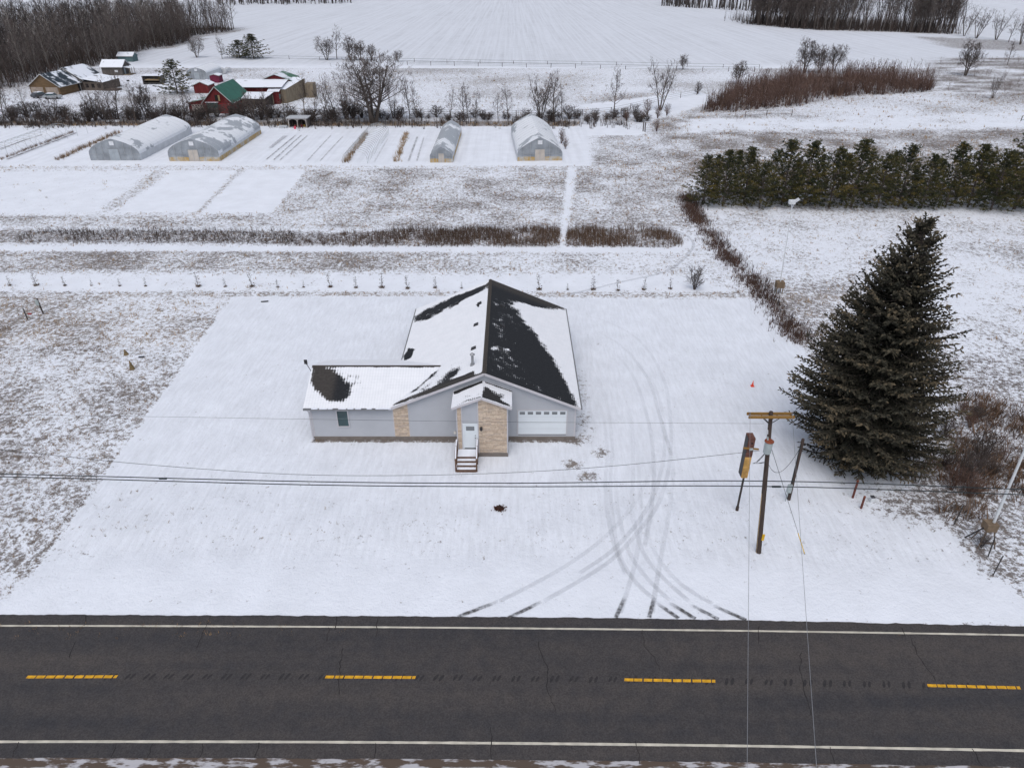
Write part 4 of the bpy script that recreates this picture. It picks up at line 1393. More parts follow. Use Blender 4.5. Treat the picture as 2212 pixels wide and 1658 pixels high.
# ---- hedgerow between the garden and the farmyard
hed = [  # u, v, height, kind, look
    (9, 258, 10.5, 'h', 'bare tree at the left end of the hedgerow, nearest the frame edge'), (24, 256, 8.5, 'h', 'shorter bare tree second from the left end of the hedgerow'),
    (117, 261, 8.0, 'm', 'many stemmed bare tree in front of the parked cars'), (207, 261, 8.5, 'm', 'bare clump of thin stems below the brown house porch'),
    (231, 264, 8.0, 'h', 'thin leaning bare tree right of the clump below the brown house'), (257, 258, 12.5, 'h', 'tall bare tree in the hedgerow behind the first greenhouse'),
    (243, 255, 10.5, 'h', 'slim bare tree left of the tallest tree by the brown house'),
    (318, 256, 8.0, 'r', 'round bushy bare tree standing in the open farmyard gap'), (399, 264, 8.0, 'h', 'slim bare tree left of the green roofed barn'),
    (420, 261, 8.5, 'h', 'bare tree standing just before the barn lean-to'), (549, 264, 7.5, 'm', 'bare clump in front of the low snowy lean-to roof'),
    (575, 261, 8.0, 'h', 'bare tree before the red barn wall'), (615, 256, 7.0, 'h', 'small bare tree left of the farm stand'),
    (658, 244, 10.5, 'h', 'dark bare tree right behind the farm stand roof'), (709, 262, 10.5, 'h', 'leaning bare tree left of the big spreading tree, outer one'),
    (727, 258, 11.0, 'h', 'leaning bare tree left of the big spreading tree, inner one'), (751, 259, 8.5, 'm', 'bare clump under the left limbs of the big spreading tree'),
    (850, 256, 7.0, 'm', 'low bare clump right of the big spreading tree'), (886, 258, 10.5, 'h', 'bare tree behind the dried stalk row, taller of two'),
    (901, 261, 9.0, 'h', 'bare tree behind the dried stalk row, shorter of two'), (973, 256, 8.5, 'h', 'thin bare tree behind the narrow greenhouse'),
    (1001, 259, 9.0, 'h', 'bare tree right behind the narrow greenhouse'), (1028, 263, 8.0, 'h', 'bare tree second to the right of the narrow greenhouse'),
    (1097, 261, 9.5, 'h', 'lone bare tree left of the peaked greenhouse'), (1168, 259, 12.0, 'm', 'tall bare tree with several stems behind the peaked greenhouse'),
    (1197, 263, 13.0, 'h', 'tall single stem bare tree behind the peaked greenhouse'), (1326, 246, 12.5, 'h', 'straight bare tree by the wire fence right of the greenhouses'),
    (1426, 238, 14.0, 'm', 'tall wide bare tree rising from the brown thicket'), (1593, 181, 7.0, 'r', 'crooked bare tree at the edge of the red brown thicket')]
for i, (u, v, h, kd, lab) in enumerate(hed):
    ms, hh = {'h': (HEDGE[i % 5], 10.0), 'm': (MULTI[i % 3], 9.0), 'r': (ROUND[i % 2], 9.0)}[kd]
    place_tree('bare_tree', lab, 'tree', ms, at(u, v), h / hh * {'h': .82, 'm': .9, 'r': .95}[kd], rng.uniform(0, 6.28), 'bare trees of the hedgerow', rng.uniform(-.04, .04) + (-.12 if u in (709, 727) else 0))
place_tree('spreading_tree', 'large spreading bare tree, widest crown in the hedgerow', 'tree', OAK, at(808, 265), 1.0, 2.1).scale = (1.30, 1.30, .88)
# low brush joining the hedgerow
for i in range(110):
    u = 20 + i * 13 + 22 * math.sin(i * 1.7) + rng.uniform(-10, 10)
    if 470 < u < 500: continue
    if u > 1420: break
    o = place_tree('hedge_bush', 'low bare bush in the dark tangle along the hedgerow foot', 'bush', BUSH[i % 3], at(u, 259 + rng.uniform(-7, 5)), rng.uniform(.9, 1.7) * (.65 if u > 830 else 1), rng.uniform(0, 6.28), 'bushes along the hedgerow foot')
    o.scale = (o.scale[0] * rng.uniform(1.1, 1.9), o.scale[1] * rng.uniform(1.1, 1.9), o.scale[2] * rng.uniform(.5, .95))
for i in range(20):
    u = rng.choice((rng.uniform(60, 470), rng.uniform(520, 760), rng.uniform(760, 1250)))
    place_tree('thin_tree', 'thin bare young tree within the hedgerow tangle', 'tree', HEDGE[i % 5], at(u, 260 + rng.uniform(-7, 4)), rng.uniform(.35, .8), rng.uniform(0, 6.28), 'thin young trees of the hedgerow', rng.uniform(-.08, .08))
# ---- solitary far trees
for (u, v, h, kd, lab) in [(426, 124, 7.5, 'r', 'small bare tree before the corner of the wood'), (480, 127, 8.0, 'h', 'bare tree left of the dark evergreen pair'),
        (706, 130, 8.5, 'r', 'bare tree at the left of the clump by the far fence'), (728, 128, 11, 'h', 'tall thin bare tree within the clump by the far fence'),
        (757, 131, 8.5, 'r', 'widest bare tree of the clump by the far fence'), (778, 131, 7.0, 'r', 'bare tree right of the widest one by the far fence'), (803, 131, 5.5, 'r', 'smallest bare tree at the right of the far clump'),
        (860, 134, 4.3, 'r', 'small lone round bush tree on the far fence line'), (1475, 150, 4.8, 'r', 'small round tree standing between the two field fences'),
        (1737, 157, 10.5, 'r', 'broad dark bare tree above the red brown thicket'), (1768, 158, 9.0, 'r', 'bare tree just right of the broad dark one'), (1800, 154, 9.0, 'r', 'bare tree at the right of the group above the thicket'),
        (2085, 163, 10.5, 'r', 'wide bare tree near the right frame edge beyond the thicket'), (2143, 213, 6.5, 'm', 'thin grey bare tree by the bend of the pasture track'), (2176, 140, 8.0, 'h', 'bare sapling like tree at the right frame edge'),
        (2082, 79, 14, 'm', 'bare tree standing just right of the dark wood'), (2108, 84, 15, 'm', 'tall bare tree second right of the dark wood'), (2151, 87, 14, 'm', 'fan shaped bare tree third right of the dark wood'),
        (2178, 92, 11, 'h', 'narrow bare tree fourth right of the dark wood'), (2203, 97, 13, 'm', 'bare tree farthest right of the dark wood'), (1361, 3, 9, 'r', 'tiny lone tree on the far field edge'), (620, 12, 7, 'r', 'tiny tree on the far hedge line')]:
    ms, hh = {'h': (HEDGE[int(u) % 5], 10.0), 'm': (MULTI[int(u) % 3], 9.0), 'r': (ROUND[int(u) % 2], 9.0)}[kd]
    place_tree('bare_tree', lab, 'tree', ms, at(u, v), h / hh, rng.uniform(0, 6.28), 'solitary bare trees of the fields')
for (u, v, h, lab, R_) in [(1372, 256, 3.4, 'dark brown bush under the straight tree by the fence', 0), (1398, 250, 3.8, 'dense brown bush in the middle of the small thicket', 1), (1420, 256, 3.0, 'low brown bush at the foot of the tall wide tree', 1), (1440, 250, 2.8, 'brown bush at the right end of the small thicket', 1),
        (1352, 262, 2.4, 'brown bush at the left end of the small thicket', 1), (1386, 262, 2.6, 'brown bush at the front of the small thicket', 1),
        (1270, 268, 2.6, 'bush right of the peaked greenhouse by the lane', 0), (1287, 268, 2.2, 'small bush where the lane starts', 0), (1507, 203, 3.4, 'lone bush on the fence left of the thicket', 0),
        (1418, 284, 2.6, 'brown bush by the gate posts of the lane', 1), (1213, 310, 3.0, 'reddish bush right of the peaked greenhouse', 1), (1221, 322, 2.2, 'smaller reddish bush right of the peaked greenhouse', 1),
        (1500, 625, 2.9, 'lone bare shrub at the right end of the sapling row', 0), (2080, 1040, 3.0, 'bare shrub right of the big spruce, nearer one', 0), (2055, 1058, 2.2, 'reddish shrub against the fence by the spruce', 1),
        (2115, 1010, 3.2, 'bare shrub right of the big spruce, farther one', 0), (2075, 895, 1.4, 'low brown shrub beyond the spruce', 1), (2110, 893, 1.2, 'lower brown shrub to the right beyond the spruce', 1), (2120, 1180, 1.2, 'tangled shrub under the white pole trestle', 0)]:
    place_tree('shrub', lab, 'shrub', (RBUSH if R_ else BUSH)[int(u) % 2], at(u, v), h / 3.2, rng.uniform(0, 6.28))

# ---- the wood at the left: edge trees one by one, the depth as one mass
spots = []
grid = {}
def free(x, y, dmin):
    i, j = int(x // 4), int(y // 4)
    for a in (-1, 0, 1):
        for b in (-1, 0, 1):
            for (p, q) in grid.get((i + a, j + b), ()):
                if (x - p) ** 2 + (y - q) ** 2 < dmin * dmin: return False
    grid.setdefault((i, j), []).append((x, y))
    return True
def wood_edge(y):       # x of the wood's flank at distance y
    return -152 - 9 * smooth(330, 450, np.array(y)) + 3.5 * np.sin(y * .09) + 2.5 * np.sin(y * .031)
tries = 0
while len(spots) < 900 and tries < 60000:
    tries += 1
    y = 218 + 238 * rng.random() ** 1.1
    d = abs(rng.gauss(0, 1)) * 48
    x = float(wood_edge(y)) - d
    if y < 236 and x > -153: continue
    if x < -.725 * (.8616 * y + 16) - 45: continue          # far outside the picture's left side
    if free(x, y, 2.1):
        spots.append((x, y, min(d, (y - 218) * .7)))
def vis(s):      # the edge first
    return s[2]
spots.sort(key=vis)
NEAR = 170
for i, (x, y, d) in enumerate(spots[:NEAR]):
    place_tree('forest_tree', 'tall bare tree at the edge of the wood behind the farm', 'tree', FOREST[i % 6], (x, y, hz(x, y)), rng.uniform(.45, 1.1), rng.uniform(0, 6.28), 'edge trees of the left wood')
# light trees for the depth of the woods
LITE = []
for i in range(4):
    rd = random.Random(400 + i)
    b_, f_ = grow(rd, H=18.0, r0=.17, first=.30, nlimb=18, levels=3, sub=2, spread=.95, wob=.14, twig=.055, limb_len=.31)
    LITE.append(ribbons(b_[:9], b_[9:] + f_))
def mass(name, label, sp, sc_lo, sc_hi, m, lites=None):
    lites = lites or LITE
    Vs, Fs, n = [], [], 0
    for i, (x, y) in enumerate(sp):
        V, F = lites[i % len(lites)]
        a = rng.uniform(0, 6.28); s = rng.uniform(sc_lo, sc_hi)
        c_, s_ = math.cos(a) * s, math.sin(a) * s
        W = np.stack([V[:, 0] * c_ - V[:, 1] * s_ + x, V[:, 0] * s_ + V[:, 1] * c_ + y, V[:, 2] * s + hz(x, y)], 1)
        Vs.append(W); Fs.append(F + n); n += len(V)
    o = link(name, np_mesh(name, np.concatenate(Vs), np.concatenate(Fs), m))
    return tag(o, label, 'wood', None, 'stuff')
mass('woodland', 'dense grey brown winter wood filling the upper left corner', [(x, y) for i, (x, y, d) in enumerate(spots[NEAR:]) if i % 8], .5, 1.12, M_WTWIG)
mass('pale_woodland', 'paler grey trunks mixed through the wood at the upper left', [(x, y) for i, (x, y, d) in enumerate(spots[NEAR:]) if i % 8 == 0], .7, 1.05, mat('pale_bark', (.27, .25, .235), .9, .25, 2))
# ---- the dark wood at the upper right
E2 = [(1624, 54), (1700, 62), (1777, 67), (1950, 71), (2064, 76)]
EP2 = [at(u, v) for u, v in E2]
sp2 = []
for k in range(450):
    t = rng.random() * (len(EP2) - 1)
    i = int(t)
    p = EP2[i].lerp(EP2[i + 1], t - i)
    d = abs(rng.gauss(0, 1)) * 34
    sp2.append((p.x + d * (p.x / p.y) + rng.uniform(-3, 3), p.y + d, d))
sp2.sort(key=vis)
for i, (x, y, d) in enumerate(sp2[:70]):
    place_tree('forest_tree', 'tall bare tree at the front of the dark wood on the right', 'tree', FOREST[i % 6], (x, y, hz(x, y)), rng.uniform(.8, 1.25), rng.uniform(0, 6.28), 'front trees of the right wood')
mass('woodland', 'dark winter wood behind the snowy field at the upper right', [(x, y) for x, y, d in sp2[70:]], .8, 1.2, M_WTWIG)
# ---- far woods closing the fields
far = []
for (u0, v0, u1, v1, n, dep) in [(1425, 14, 1640, 28, 170, 40), (470, 13, 760, 10, 190, 50), (2070, 4, 2300, 30, 120, 50), (1640, 30, 2080, 8, 130, 50)]:
    a, b = at(u0, v0), at(u1, v1)
    for k in range(n):
        p = a.lerp(b, rng.random()); d = abs(rng.gauss(0, dep))
        far.append((p.x * (1 + d / p.y), p.y + d))
FARL = []
for i in range(3):
    rd = random.Random(430 + i)
    b_, f_ = grow(rd, H=18.0, r0=.3, first=.3, nlimb=14, levels=2, sub=2, spread=.8, wob=.07, twig=.09, limb_len=.3)
    FARL.append(ribbons(b_[:9], b_[9:] + f_))
mass('far_woodland', 'dark tree belts closing the far fields at the top', far, .8, 1.2, M_WTWIG, FARL)
# ---- red brown thicket on the right
TH = px((1512, 243), (1600, 240), (1700, 233), (1830, 208), (1960, 202), (2012, 196), (2012, 176), (1900, 168), (1760, 170), (1660, 178), (1590, 198))
A, B = fill(TH, 2600, 1.0)
STEM = []
for i in range(3):
    rd = random.Random(470 + i)
    b_, f_ = grow(rd, H=4.6, trunks=3, r0=.022, first=.15, nlimb=7, levels=3, sub=3, spread=1.5, wob=.20, twig=.018, limb_len=.34)
    STEM.append(ribbons(b_, f_))
o = mass('thicket', 'red brown thicket of young trees spreading up the right slope', list(zip(A, B))[:580], .55, 1.5, M_TWIGR, STEM)
o['category'] = 'thicket'

A, B = fill(px((2010, 205), (2010, 135), (2500, 120), (2500, 230), (2150, 215)), 420, 1.0)
k = fbm(A, B, .05, 61) > .47
o = mass('thicket', 'scattered red brown scrub near the right frame edge above the pines', list(zip(A[k], B[k]))[:130], .35, .8, M_TWIGR, STEM)
o['category'] = 'thicket'
us = [(x - rng.uniform(-2, 2), y - rng.uniform(-2, 2)) for x, y, d in spots if d < 40]
rng.shuffle(us)
o = mass('understory', 'brown understory brush along the foot of the left wood', us[:150], .4, .9, M_TWIGR, STEM)
for i in range(9):
    u, v = rng.uniform(1995, 2195), rng.uniform(880, 1085)
    place_tree('brush_shrub', 'bare grey brown shrub in the tangle right of the big spruce', 'shrub', BUSH[i % 3] if i % 2 else RBUSH[i % 2], at(u, v), rng.uniform(.35, .85), rng.uniform(0, 6.28), 'shrubs right of the spruce').scale[2] *= .75

# fine stems that fill the woods, thicket and hedgerow
n = 5200
B = nrg.uniform(222, 452, n); A = wood_edge(B) - np.abs(nrg.normal(0, 1, n)) * 40
scatter('wood_stems', 'fine saplings and twigs filling the wood at the upper left', A, B, nrg.uniform(1.5, 9, n), nrg.uniform(.7, 1.8, n), nrg.uniform(0, 1, n), 4, M_WOODBR, 'brush', .16)
A, B = fill(TH, 5200, 1.5)
k = nrg.uniform(0, 1, len(A)) < np.clip((fbm(A, B, .08, 29) - .25) * 3, .15, 1)
A, B = A[k], B[k]
scatter('thicket_stems', 'red brown stems massed in the thicket on the right slope', A, B, nrg.uniform(1.2, 4.6, len(A)), nrg.uniform(.7, 1.5, len(A)), nrg.uniform(0, 1, len(A)), 6, M_REDBR, 'brush', .22)
n = 2600
A = nrg.uniform(-165, 26, n); B = nrg.normal(169.5, 2.2, n)
k = nrg.uniform(0, 1, n) < np.clip((fbm(A, B * 0, .09, 37) - .33) * 3.2, .05, 1) * np.where(A > -33, .45, 1)
A, B = A[k], B[k]
scatter('hedgerow_stems', 'dark tangle of stems along the foot of the hedgerow', A, B, nrg.uniform(.6, 3.4, len(A)), nrg.uniform(.5, 1.3, len(A)), nrg.uniform(.2, 1, len(A)), 5, M_WOODBR, 'brush', .3)
p0_, p1_ = EP2[0], EP2[-1]
n = 1500
t = nrg.uniform(0, 1, n)
A = p0_.x + (p1_.x - p0_.x) * t + nrg.normal(0, 4, n); B = np.interp(A, [p.x for p in EP2], [p.y for p in EP2]) + np.abs(nrg.normal(0, 26, n))
scatter('wood_stems', 'fine saplings and twigs filling the dark wood on the right', A, B, nrg.uniform(2, 12, n), nrg.uniform(.9, 2.2, n), nrg.uniform(.2, 1, n), 4, M_WOODBR, 'brush', .14)
# ------------------------------------------------------------------ conifers
def needle_sprays(name, P, D, Ln, W, m, tone, droop=.15):
    """each spray: two crossed pointed leaves of needles along direction D"""
    P, D = np.asarray(P, float), np.asarray(D, float)
    D = D / np.maximum(np.linalg.norm(D, axis=1, keepdims=True), 1e-9)
    n = len(P)
    rv = nrg.normal(0, 1, (n, 3))
    a = np.cross(D, rv); a /= np.maximum(np.linalg.norm(a, axis=1, keepdims=True), 1e-9)
    c = np.cross(D, a)
    Ln, W = np.asarray(Ln)[:, None], np.asarray(W)[:, None]
    tip = P + D * Ln - np.array([[0, 0, 1.]]) * Ln * droop
    mid = P + D * Ln * .45
    V = np.stack([P, mid + a * W, tip, mid - a * W, P, mid + c * W, tip, mid - c * W], 1).reshape(-1, 3)
    b = (np.arange(n) * 8)[:, None]
    F = np.concatenate([b + [[0, 1, 2, 3]], b + [[4, 5, 6, 7]]])
    return np_mesh(name, V, F, m, {'tone': np.repeat(tone, 8)})
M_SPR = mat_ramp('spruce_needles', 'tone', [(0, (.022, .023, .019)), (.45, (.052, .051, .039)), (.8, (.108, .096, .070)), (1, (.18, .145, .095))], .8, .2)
M_PIN = mat_ramp('pine_needles', 'tone', [(0, (.022, .033, .024)), (.45, (.054, .063, .032)), (.85, (.128, .112, .040)), (1, (.19, .145, .05))], .8, .2)

def spruce(H, prof, seed, whorl=.36, nbr=12, m=None):
    rd = random.Random(seed)
    P, D, Ln, W, T = [], [], [], [], []
    wood = [((0, 0, z * H / 12 - .1), (0, 0, (z + 1) * H / 12 - .1), .34 * (1 - z / 12) + .02, .34 * (1 - (z + 1) / 12) + .02) for z in range(12)]
    z = .9
    k = 0
    while z < H - .25:
        rad = prof(z / H)
        nb = max(4, int(nbr * (.5 + .5 * min(1, rad / 4)) + rd.uniform(-1, 1)))
        off = rd.uniform(0, 6.28)
        for i in range(nb):
            az = off + 2 * math.pi * i / nb + rd.uniform(-.22, .22)
            lob = float(fbm(np.array([math.cos(az) * 1.6 + 9]), np.array([math.sin(az) * 1.6 + z * .22]), .9, seed, 3)[0])
            L_ = rad * rd.choice((.68, .82, .92, 1.0, 1.05)) * (.50 + 1.0 * lob) * rd.uniform(.85, 1.1) * (1 + .16 * math.cos(az - 3.3) * (1 if z > H * .2 else -1))
            zz = z + rd.uniform(-.45, .45)
            el = .10 + .55 * max(0, zz / H - .35) - .10 * (zz / H < .2)
            L_ = min(L_, rad * 1.12)
            n = max(3, int(L_ / .25))
            rd_el = rd.uniform(.3, 2.0)
            pts = []
            for j in range(n + 1):
                t = j / n
                r = L_ * t
                h = zz + r * el * rd_el - .12 * L_ * math.sin(t * math.pi * .8) + .08 * L_ * t * t
                pts.append(Vector((math.cos(az) * r, math.sin(az) * r, h)))
            for j in range(0, n - 1, 2):
                a, b = pts[j], pts[min(j + 2, n)]
                wood.append((tuple(a), tuple(b), .035 * (1 - j / n) + .008, .035 * (1 - (j + 2) / n) + .006))
            side = Vector((-math.sin(az), math.cos(az), 0))
            out = Vector((math.cos(az), math.sin(az), 0))
            shade = rd.gauss(0, .16)
            for j in range(1, n + 1):
                t = j / n
                if t < .28 and rd.random() < .6: continue
                q = pts[j]
                ax = (pts[j] - pts[j - 1]).normalized()
                bl = (.34 + .5 * (1 - t)) * min(1, .35 + L_ * .22)
                for s in (-1, 1):
                    d = ax * rd.uniform(.5, .9) + side * s * rd.uniform(.5, 1.0) + Vector((0, 0, rd.uniform(-.75, .5)))
                    d.normalize()
                    m_ = max(1, int(bl / .14))
                    for e in range(m_):
                        P.append(q + d * bl * e / m_); D.append(d + Vector((rd.uniform(-.25, .25), rd.uniform(-.25, .25), rd.uniform(-.35, .1))))
                        Ln.append(rd.uniform(.16, .32)); W.append(rd.uniform(.04, .07))
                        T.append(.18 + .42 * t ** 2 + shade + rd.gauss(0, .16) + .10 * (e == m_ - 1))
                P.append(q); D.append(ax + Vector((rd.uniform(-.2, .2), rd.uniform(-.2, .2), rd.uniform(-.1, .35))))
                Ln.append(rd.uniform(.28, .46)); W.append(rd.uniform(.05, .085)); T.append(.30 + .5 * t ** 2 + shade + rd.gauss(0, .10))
        z += whorl * rd.uniform(.8, 1.2) * (.7 + .3 * min(1, rad / 3))
        k += 1
    # leader
    for j in range(14):
        P.append(Vector((rd.uniform(-.05, .05), rd.uniform(-.05, .05), H - .9 + j * .06))); D.append(Vector((rd.gauss(0, .5), rd.gauss(0, .5), .8))); Ln.append(.3); W.append(.05); T.append(.8)
    V, F = seg_mesh('trunk', wood, 5, None)
    tr = np_mesh('trunk', V, F, M_BARK)
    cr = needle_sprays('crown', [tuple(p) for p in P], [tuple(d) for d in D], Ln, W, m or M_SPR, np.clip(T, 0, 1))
    return tr, cr
def prof_big(t):
    if t < .22: return 4.1 + 1.1 * t / .22
    return 5.2 * (1 - (t - .22) / .78) ** .72 + .10
sp_base = at(1846, 987)
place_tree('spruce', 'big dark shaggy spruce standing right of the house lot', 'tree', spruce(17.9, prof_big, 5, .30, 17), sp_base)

def pine(H, seed, rad=2.9, low=.035):
    """young white pine: open whorls of up-swept boughs carrying needle brushes"""
    rd = random.Random(seed)
    P, D, Ln, W, T = [], [], [], [], []
    wood = [((0, 0, z * H / 8 - .1), (0, 0, (z + 1) * H / 8 - .1), .15 * (1 - z / 8) + .02, .15 * (1 - (z + 1) / 8) + .02) for z in range(8)]
    z = H * low
    while z < H - .2:
        t = z / H
        R_ = rad * (min(1, .75 + t * 1.3) if t < .22 else (1 - (t - .22) / .78) ** .95) + .15
        nb = rd.randint(6, 8)
        off = rd.uniform(0, 6.28)
        for i in range(nb):
            az = off + 6.283 * i / nb + rd.uniform(-.3, .3)
            L_ = R_ * rd.choice((.55, .8, .95, 1.1, 1.25)) * rd.uniform(.9, 1.1)
            n = max(2, int(L_ / .42))
            dd = Vector((math.cos(az), math.sin(az), .12 + .75 * t))
            q = Vector((0, 0, z + rd.uniform(-.15, .15)))
            wood.append((tuple(q), tuple(q + dd * L_), .03, .008))
            sh = rd.gauss(0, .18)
            for j in range(n + 1):
                s = (j + .6) / (n + .6)
                if s < .3 and t < .7: continue
                c = q + dd * L_ * s + Vector((rd.gauss(0, .15), rd.gauss(0, .15), rd.gauss(0, .1)))
                for e in range(10):
                    P.append((c.x + rd.gauss(0, .10), c.y + rd.gauss(0, .10), c.z + rd.gauss(0, .05))); D.append((dd.x * .8 + rd.gauss(0, .6), dd.y * .8 + rd.gauss(0, .6), .30 + rd.gauss(0, .35)))
                    Ln.append(rd.uniform(.25, .45)); W.append(rd.uniform(.034, .062)); T.append(.22 + .3 * s + sh + .22 * (1 - t) + rd.gauss(0, .10))
        z += rd.uniform(.44, .66)
    V, F = seg_mesh('trunk', wood, 4, None)
    return np_mesh('trunk', V, F, M_BARK), needle_sprays('crown', P, D, Ln, W, M_PIN, np.clip(T, 0, 1), .05)
PINES = [pine(9.0, 600 + i, 3.0 + .15 * i) for i in range(5)]
pu = [1518, 1560, 1606, 1640, 1688, 1735, 1790, 1838, 1893, 1940, 1990, 2042, 2090, 2140, 2190, 2245, 2300]
ph = [6.6, 7.2, 7.4, 7.0, 7.8, 8.0, 8.6, 8.4, 9.2, 8.6, 9.4, 9.2, 9.8, 9.4, 10.2, 10, 10]
words_ = ['first', 'second', 'third', 'fourth', 'fifth', 'sixth', 'seventh', 'eighth', 'ninth', 'tenth', 'eleventh', 'twelfth', 'thirteenth', 'fourteenth', 'fifteenth', 'sixteenth', 'seventeenth']
for i, (u, h) in enumerate(zip(pu, ph)):
    place_tree('pine_tree', 'dark green pine, %s from the left end of the front pine row' % words_[i], 'tree', PINES[(i * 3) % 5], at(u, 444 + .010 * (u - 1500) + rng.uniform(-4, 4)), h / 9 * rng.uniform(.84, 1.22), rng.uniform(0, 6.28), 'pines of the shelter belt')
for i, u in enumerate([1540, 1585, 1625, 1665, 1712, 1760, 1815, 1865, 1915, 1965, 2015, 2065, 2115, 2165, 2215]):
    place_tree('pine_tree', 'dark green pine in the back row of the shelter belt, mostly hidden', 'tree', PINES[(i + 2) % 5], at(u, 424 + rng.uniform(-4, 4)), rng.uniform(.5, .8), rng.uniform(0, 6.28), 'pines of the shelter belt back row')
place_tree('pine_tree', 'dark pine standing among the farm buildings', 'tree', PINES[4], at(384, 203), 1.0, 0).scale = (1.35, 1.35, .98)
place_tree('pine_tree', 'wider of two dark evergreens past the farm, right one', 'tree', PINES[1], at(548, 127), 1.0, 1).scale = (1.8, 1.8, .95)
place_tree('pine_tree', 'lower of two dark evergreens past the farm, left one', 'tree', PINES[2], at(518, 125), 1.0, 2).scale = (1.6, 1.6, .70)

# ---- the row of planted saplings behind the house
SAPS = []
for i in range(3):
    rd = random.Random(700 + i)
    b_, f_ = grow(rd, H=1.6, r0=.022, first=.15, nlimb=14, levels=2, sub=3, spread=1.1, wob=.08, twig=.010, limb_len=.25)
    V, F = seg_mesh('stem', b_ + f_, 3, None)
    n = 60
    az = nrg.uniform(0, 6.28, n); r = nrg.uniform(0, .22, n)
    Pn = np.stack([np.cos(az) * r, np.sin(az) * r, np.full(n, 0.0)], 1)
    Dn = np.stack([np.cos(az) * .5, np.sin(az) * .5, np.full(n, 1.0)], 1)
    n2 = 24
    a2 = nrg.uniform(0, 6.28, n2); h2 = nrg.uniform(.2, 1.45, n2); r2 = .26 * (1.5 - h2) / 1.5
    Pn = np.concatenate([Pn, np.stack([np.cos(a2) * r2 * .4, np.sin(a2) * r2 * .4, h2], 1)])
    Dn = np.concatenate([Dn, np.stack([np.cos(a2), np.sin(a2), np.full(n2, .4)], 1)])
    tn = np.r_[nrg.uniform(.55, 1, n), nrg.uniform(.1, .6, n2)]
    SAPS.append((np_mesh('stem', V, F, M_BARK), needle_sprays('foliage', Pn, Dn, nrg.uniform(.15, .34, n + n2), np.full(n + n2, .02), mat_ramp('sapling_leaf_%d' % i, 'tone', [(0, (.035, .042, .026)), (.5, (.09, .06, .035)), (1, (.20, .13, .075))]), tn)))
sap = [(22, 617, .9), (79, 617, 1.25), (141, 617, .9), (198, 617, .6), (259, 618, .7), (315, 618, .8), (429, 620, 1.35), (487, 620, .8), (545, 620, 1.25), (600, 621, .75), (656, 621, .65), (714, 621, 1.25), (769, 622, 1.0), (825, 622, 1.3),
       (881, 624, 1.2), (940, 622, 1.0), (997, 623, .6), (1165, 626, 1.35), (1226, 626, .6), (1281, 626, 1.25), (1335, 628, 1.05), (1391, 626, 1.1), (1448, 624, 1.0)]
ORD = words_ + ['eighteenth', 'nineteenth', 'twentieth', 'twenty first', 'twenty second', 'twenty third']
for i, (u, v, s) in enumerate(sap):
    lab = '%s sapling, %s from the left in the planted row behind the lawn' % ('small green tinged' if u == 1335 else ('taller thin' if s > 1.1 else 'short scrubby'), ORD[i])
    o = thing('sapling', lab, 'sapling', at(u, v), rng.uniform(0, 6.28), 'planted sapling row')
    o.scale = (s * .9,) * 3
    link('stem', SAPS[i % 3][0], o); link('foliage', SAPS[i % 3][1], o)
# ------------------------------------------------------------------ greenhouses
def glassy(name, col, alpha, bias=None):
    if bias is None:
        return mat(name, col, .35, .06, 2)
    return mat_snowy(name, col, bias, .35, .4, soft=.025)
M_POLY = mat('poly_film', (0.50, 0.53, 0.57), .35, .10, .8, stretch=(.5, 1, 1))
M_POLYE = mat('poly_end', (0.255, 0.28, 0.31), .35, .28, .7)
M_OCHRE = mat_snowy('ochre_stain', (0.42, 0.28, 0.095), .42, .8, .7, (.44, .44, .43), .16)
M_STEEL = mat('steel_hoop', (0.36, 0.38, 0.40), .4, .1, 4, metal=.5)
M_SNOWF = {}
def film(bias, seed, st):
    k = 'film_%d' % seed
    return mat_snowy(k, (.33, .36, .40), bias, .30, .45, (.74, .77, .82), .02, st)
def arch(W, H, n=16, peak=0.0, straight=.45):
    """half profile of a hoop house: short straight side, then a curve to the ridge"""
    pts = []
    h0 = H * straight
    for k in range(n + 1):
        t = math.pi * k / n
        x = -math.cos(t) * W / 2
        z = h0 + (H - h0) * math.sin(t) ** .8 * (1 - peak) + (H - h0) * peak * (1 - abs(x) / (W / 2))
        pts.append((x, z))
    return [(-W / 2, 0)] + pts + [(W / 2, 0)]
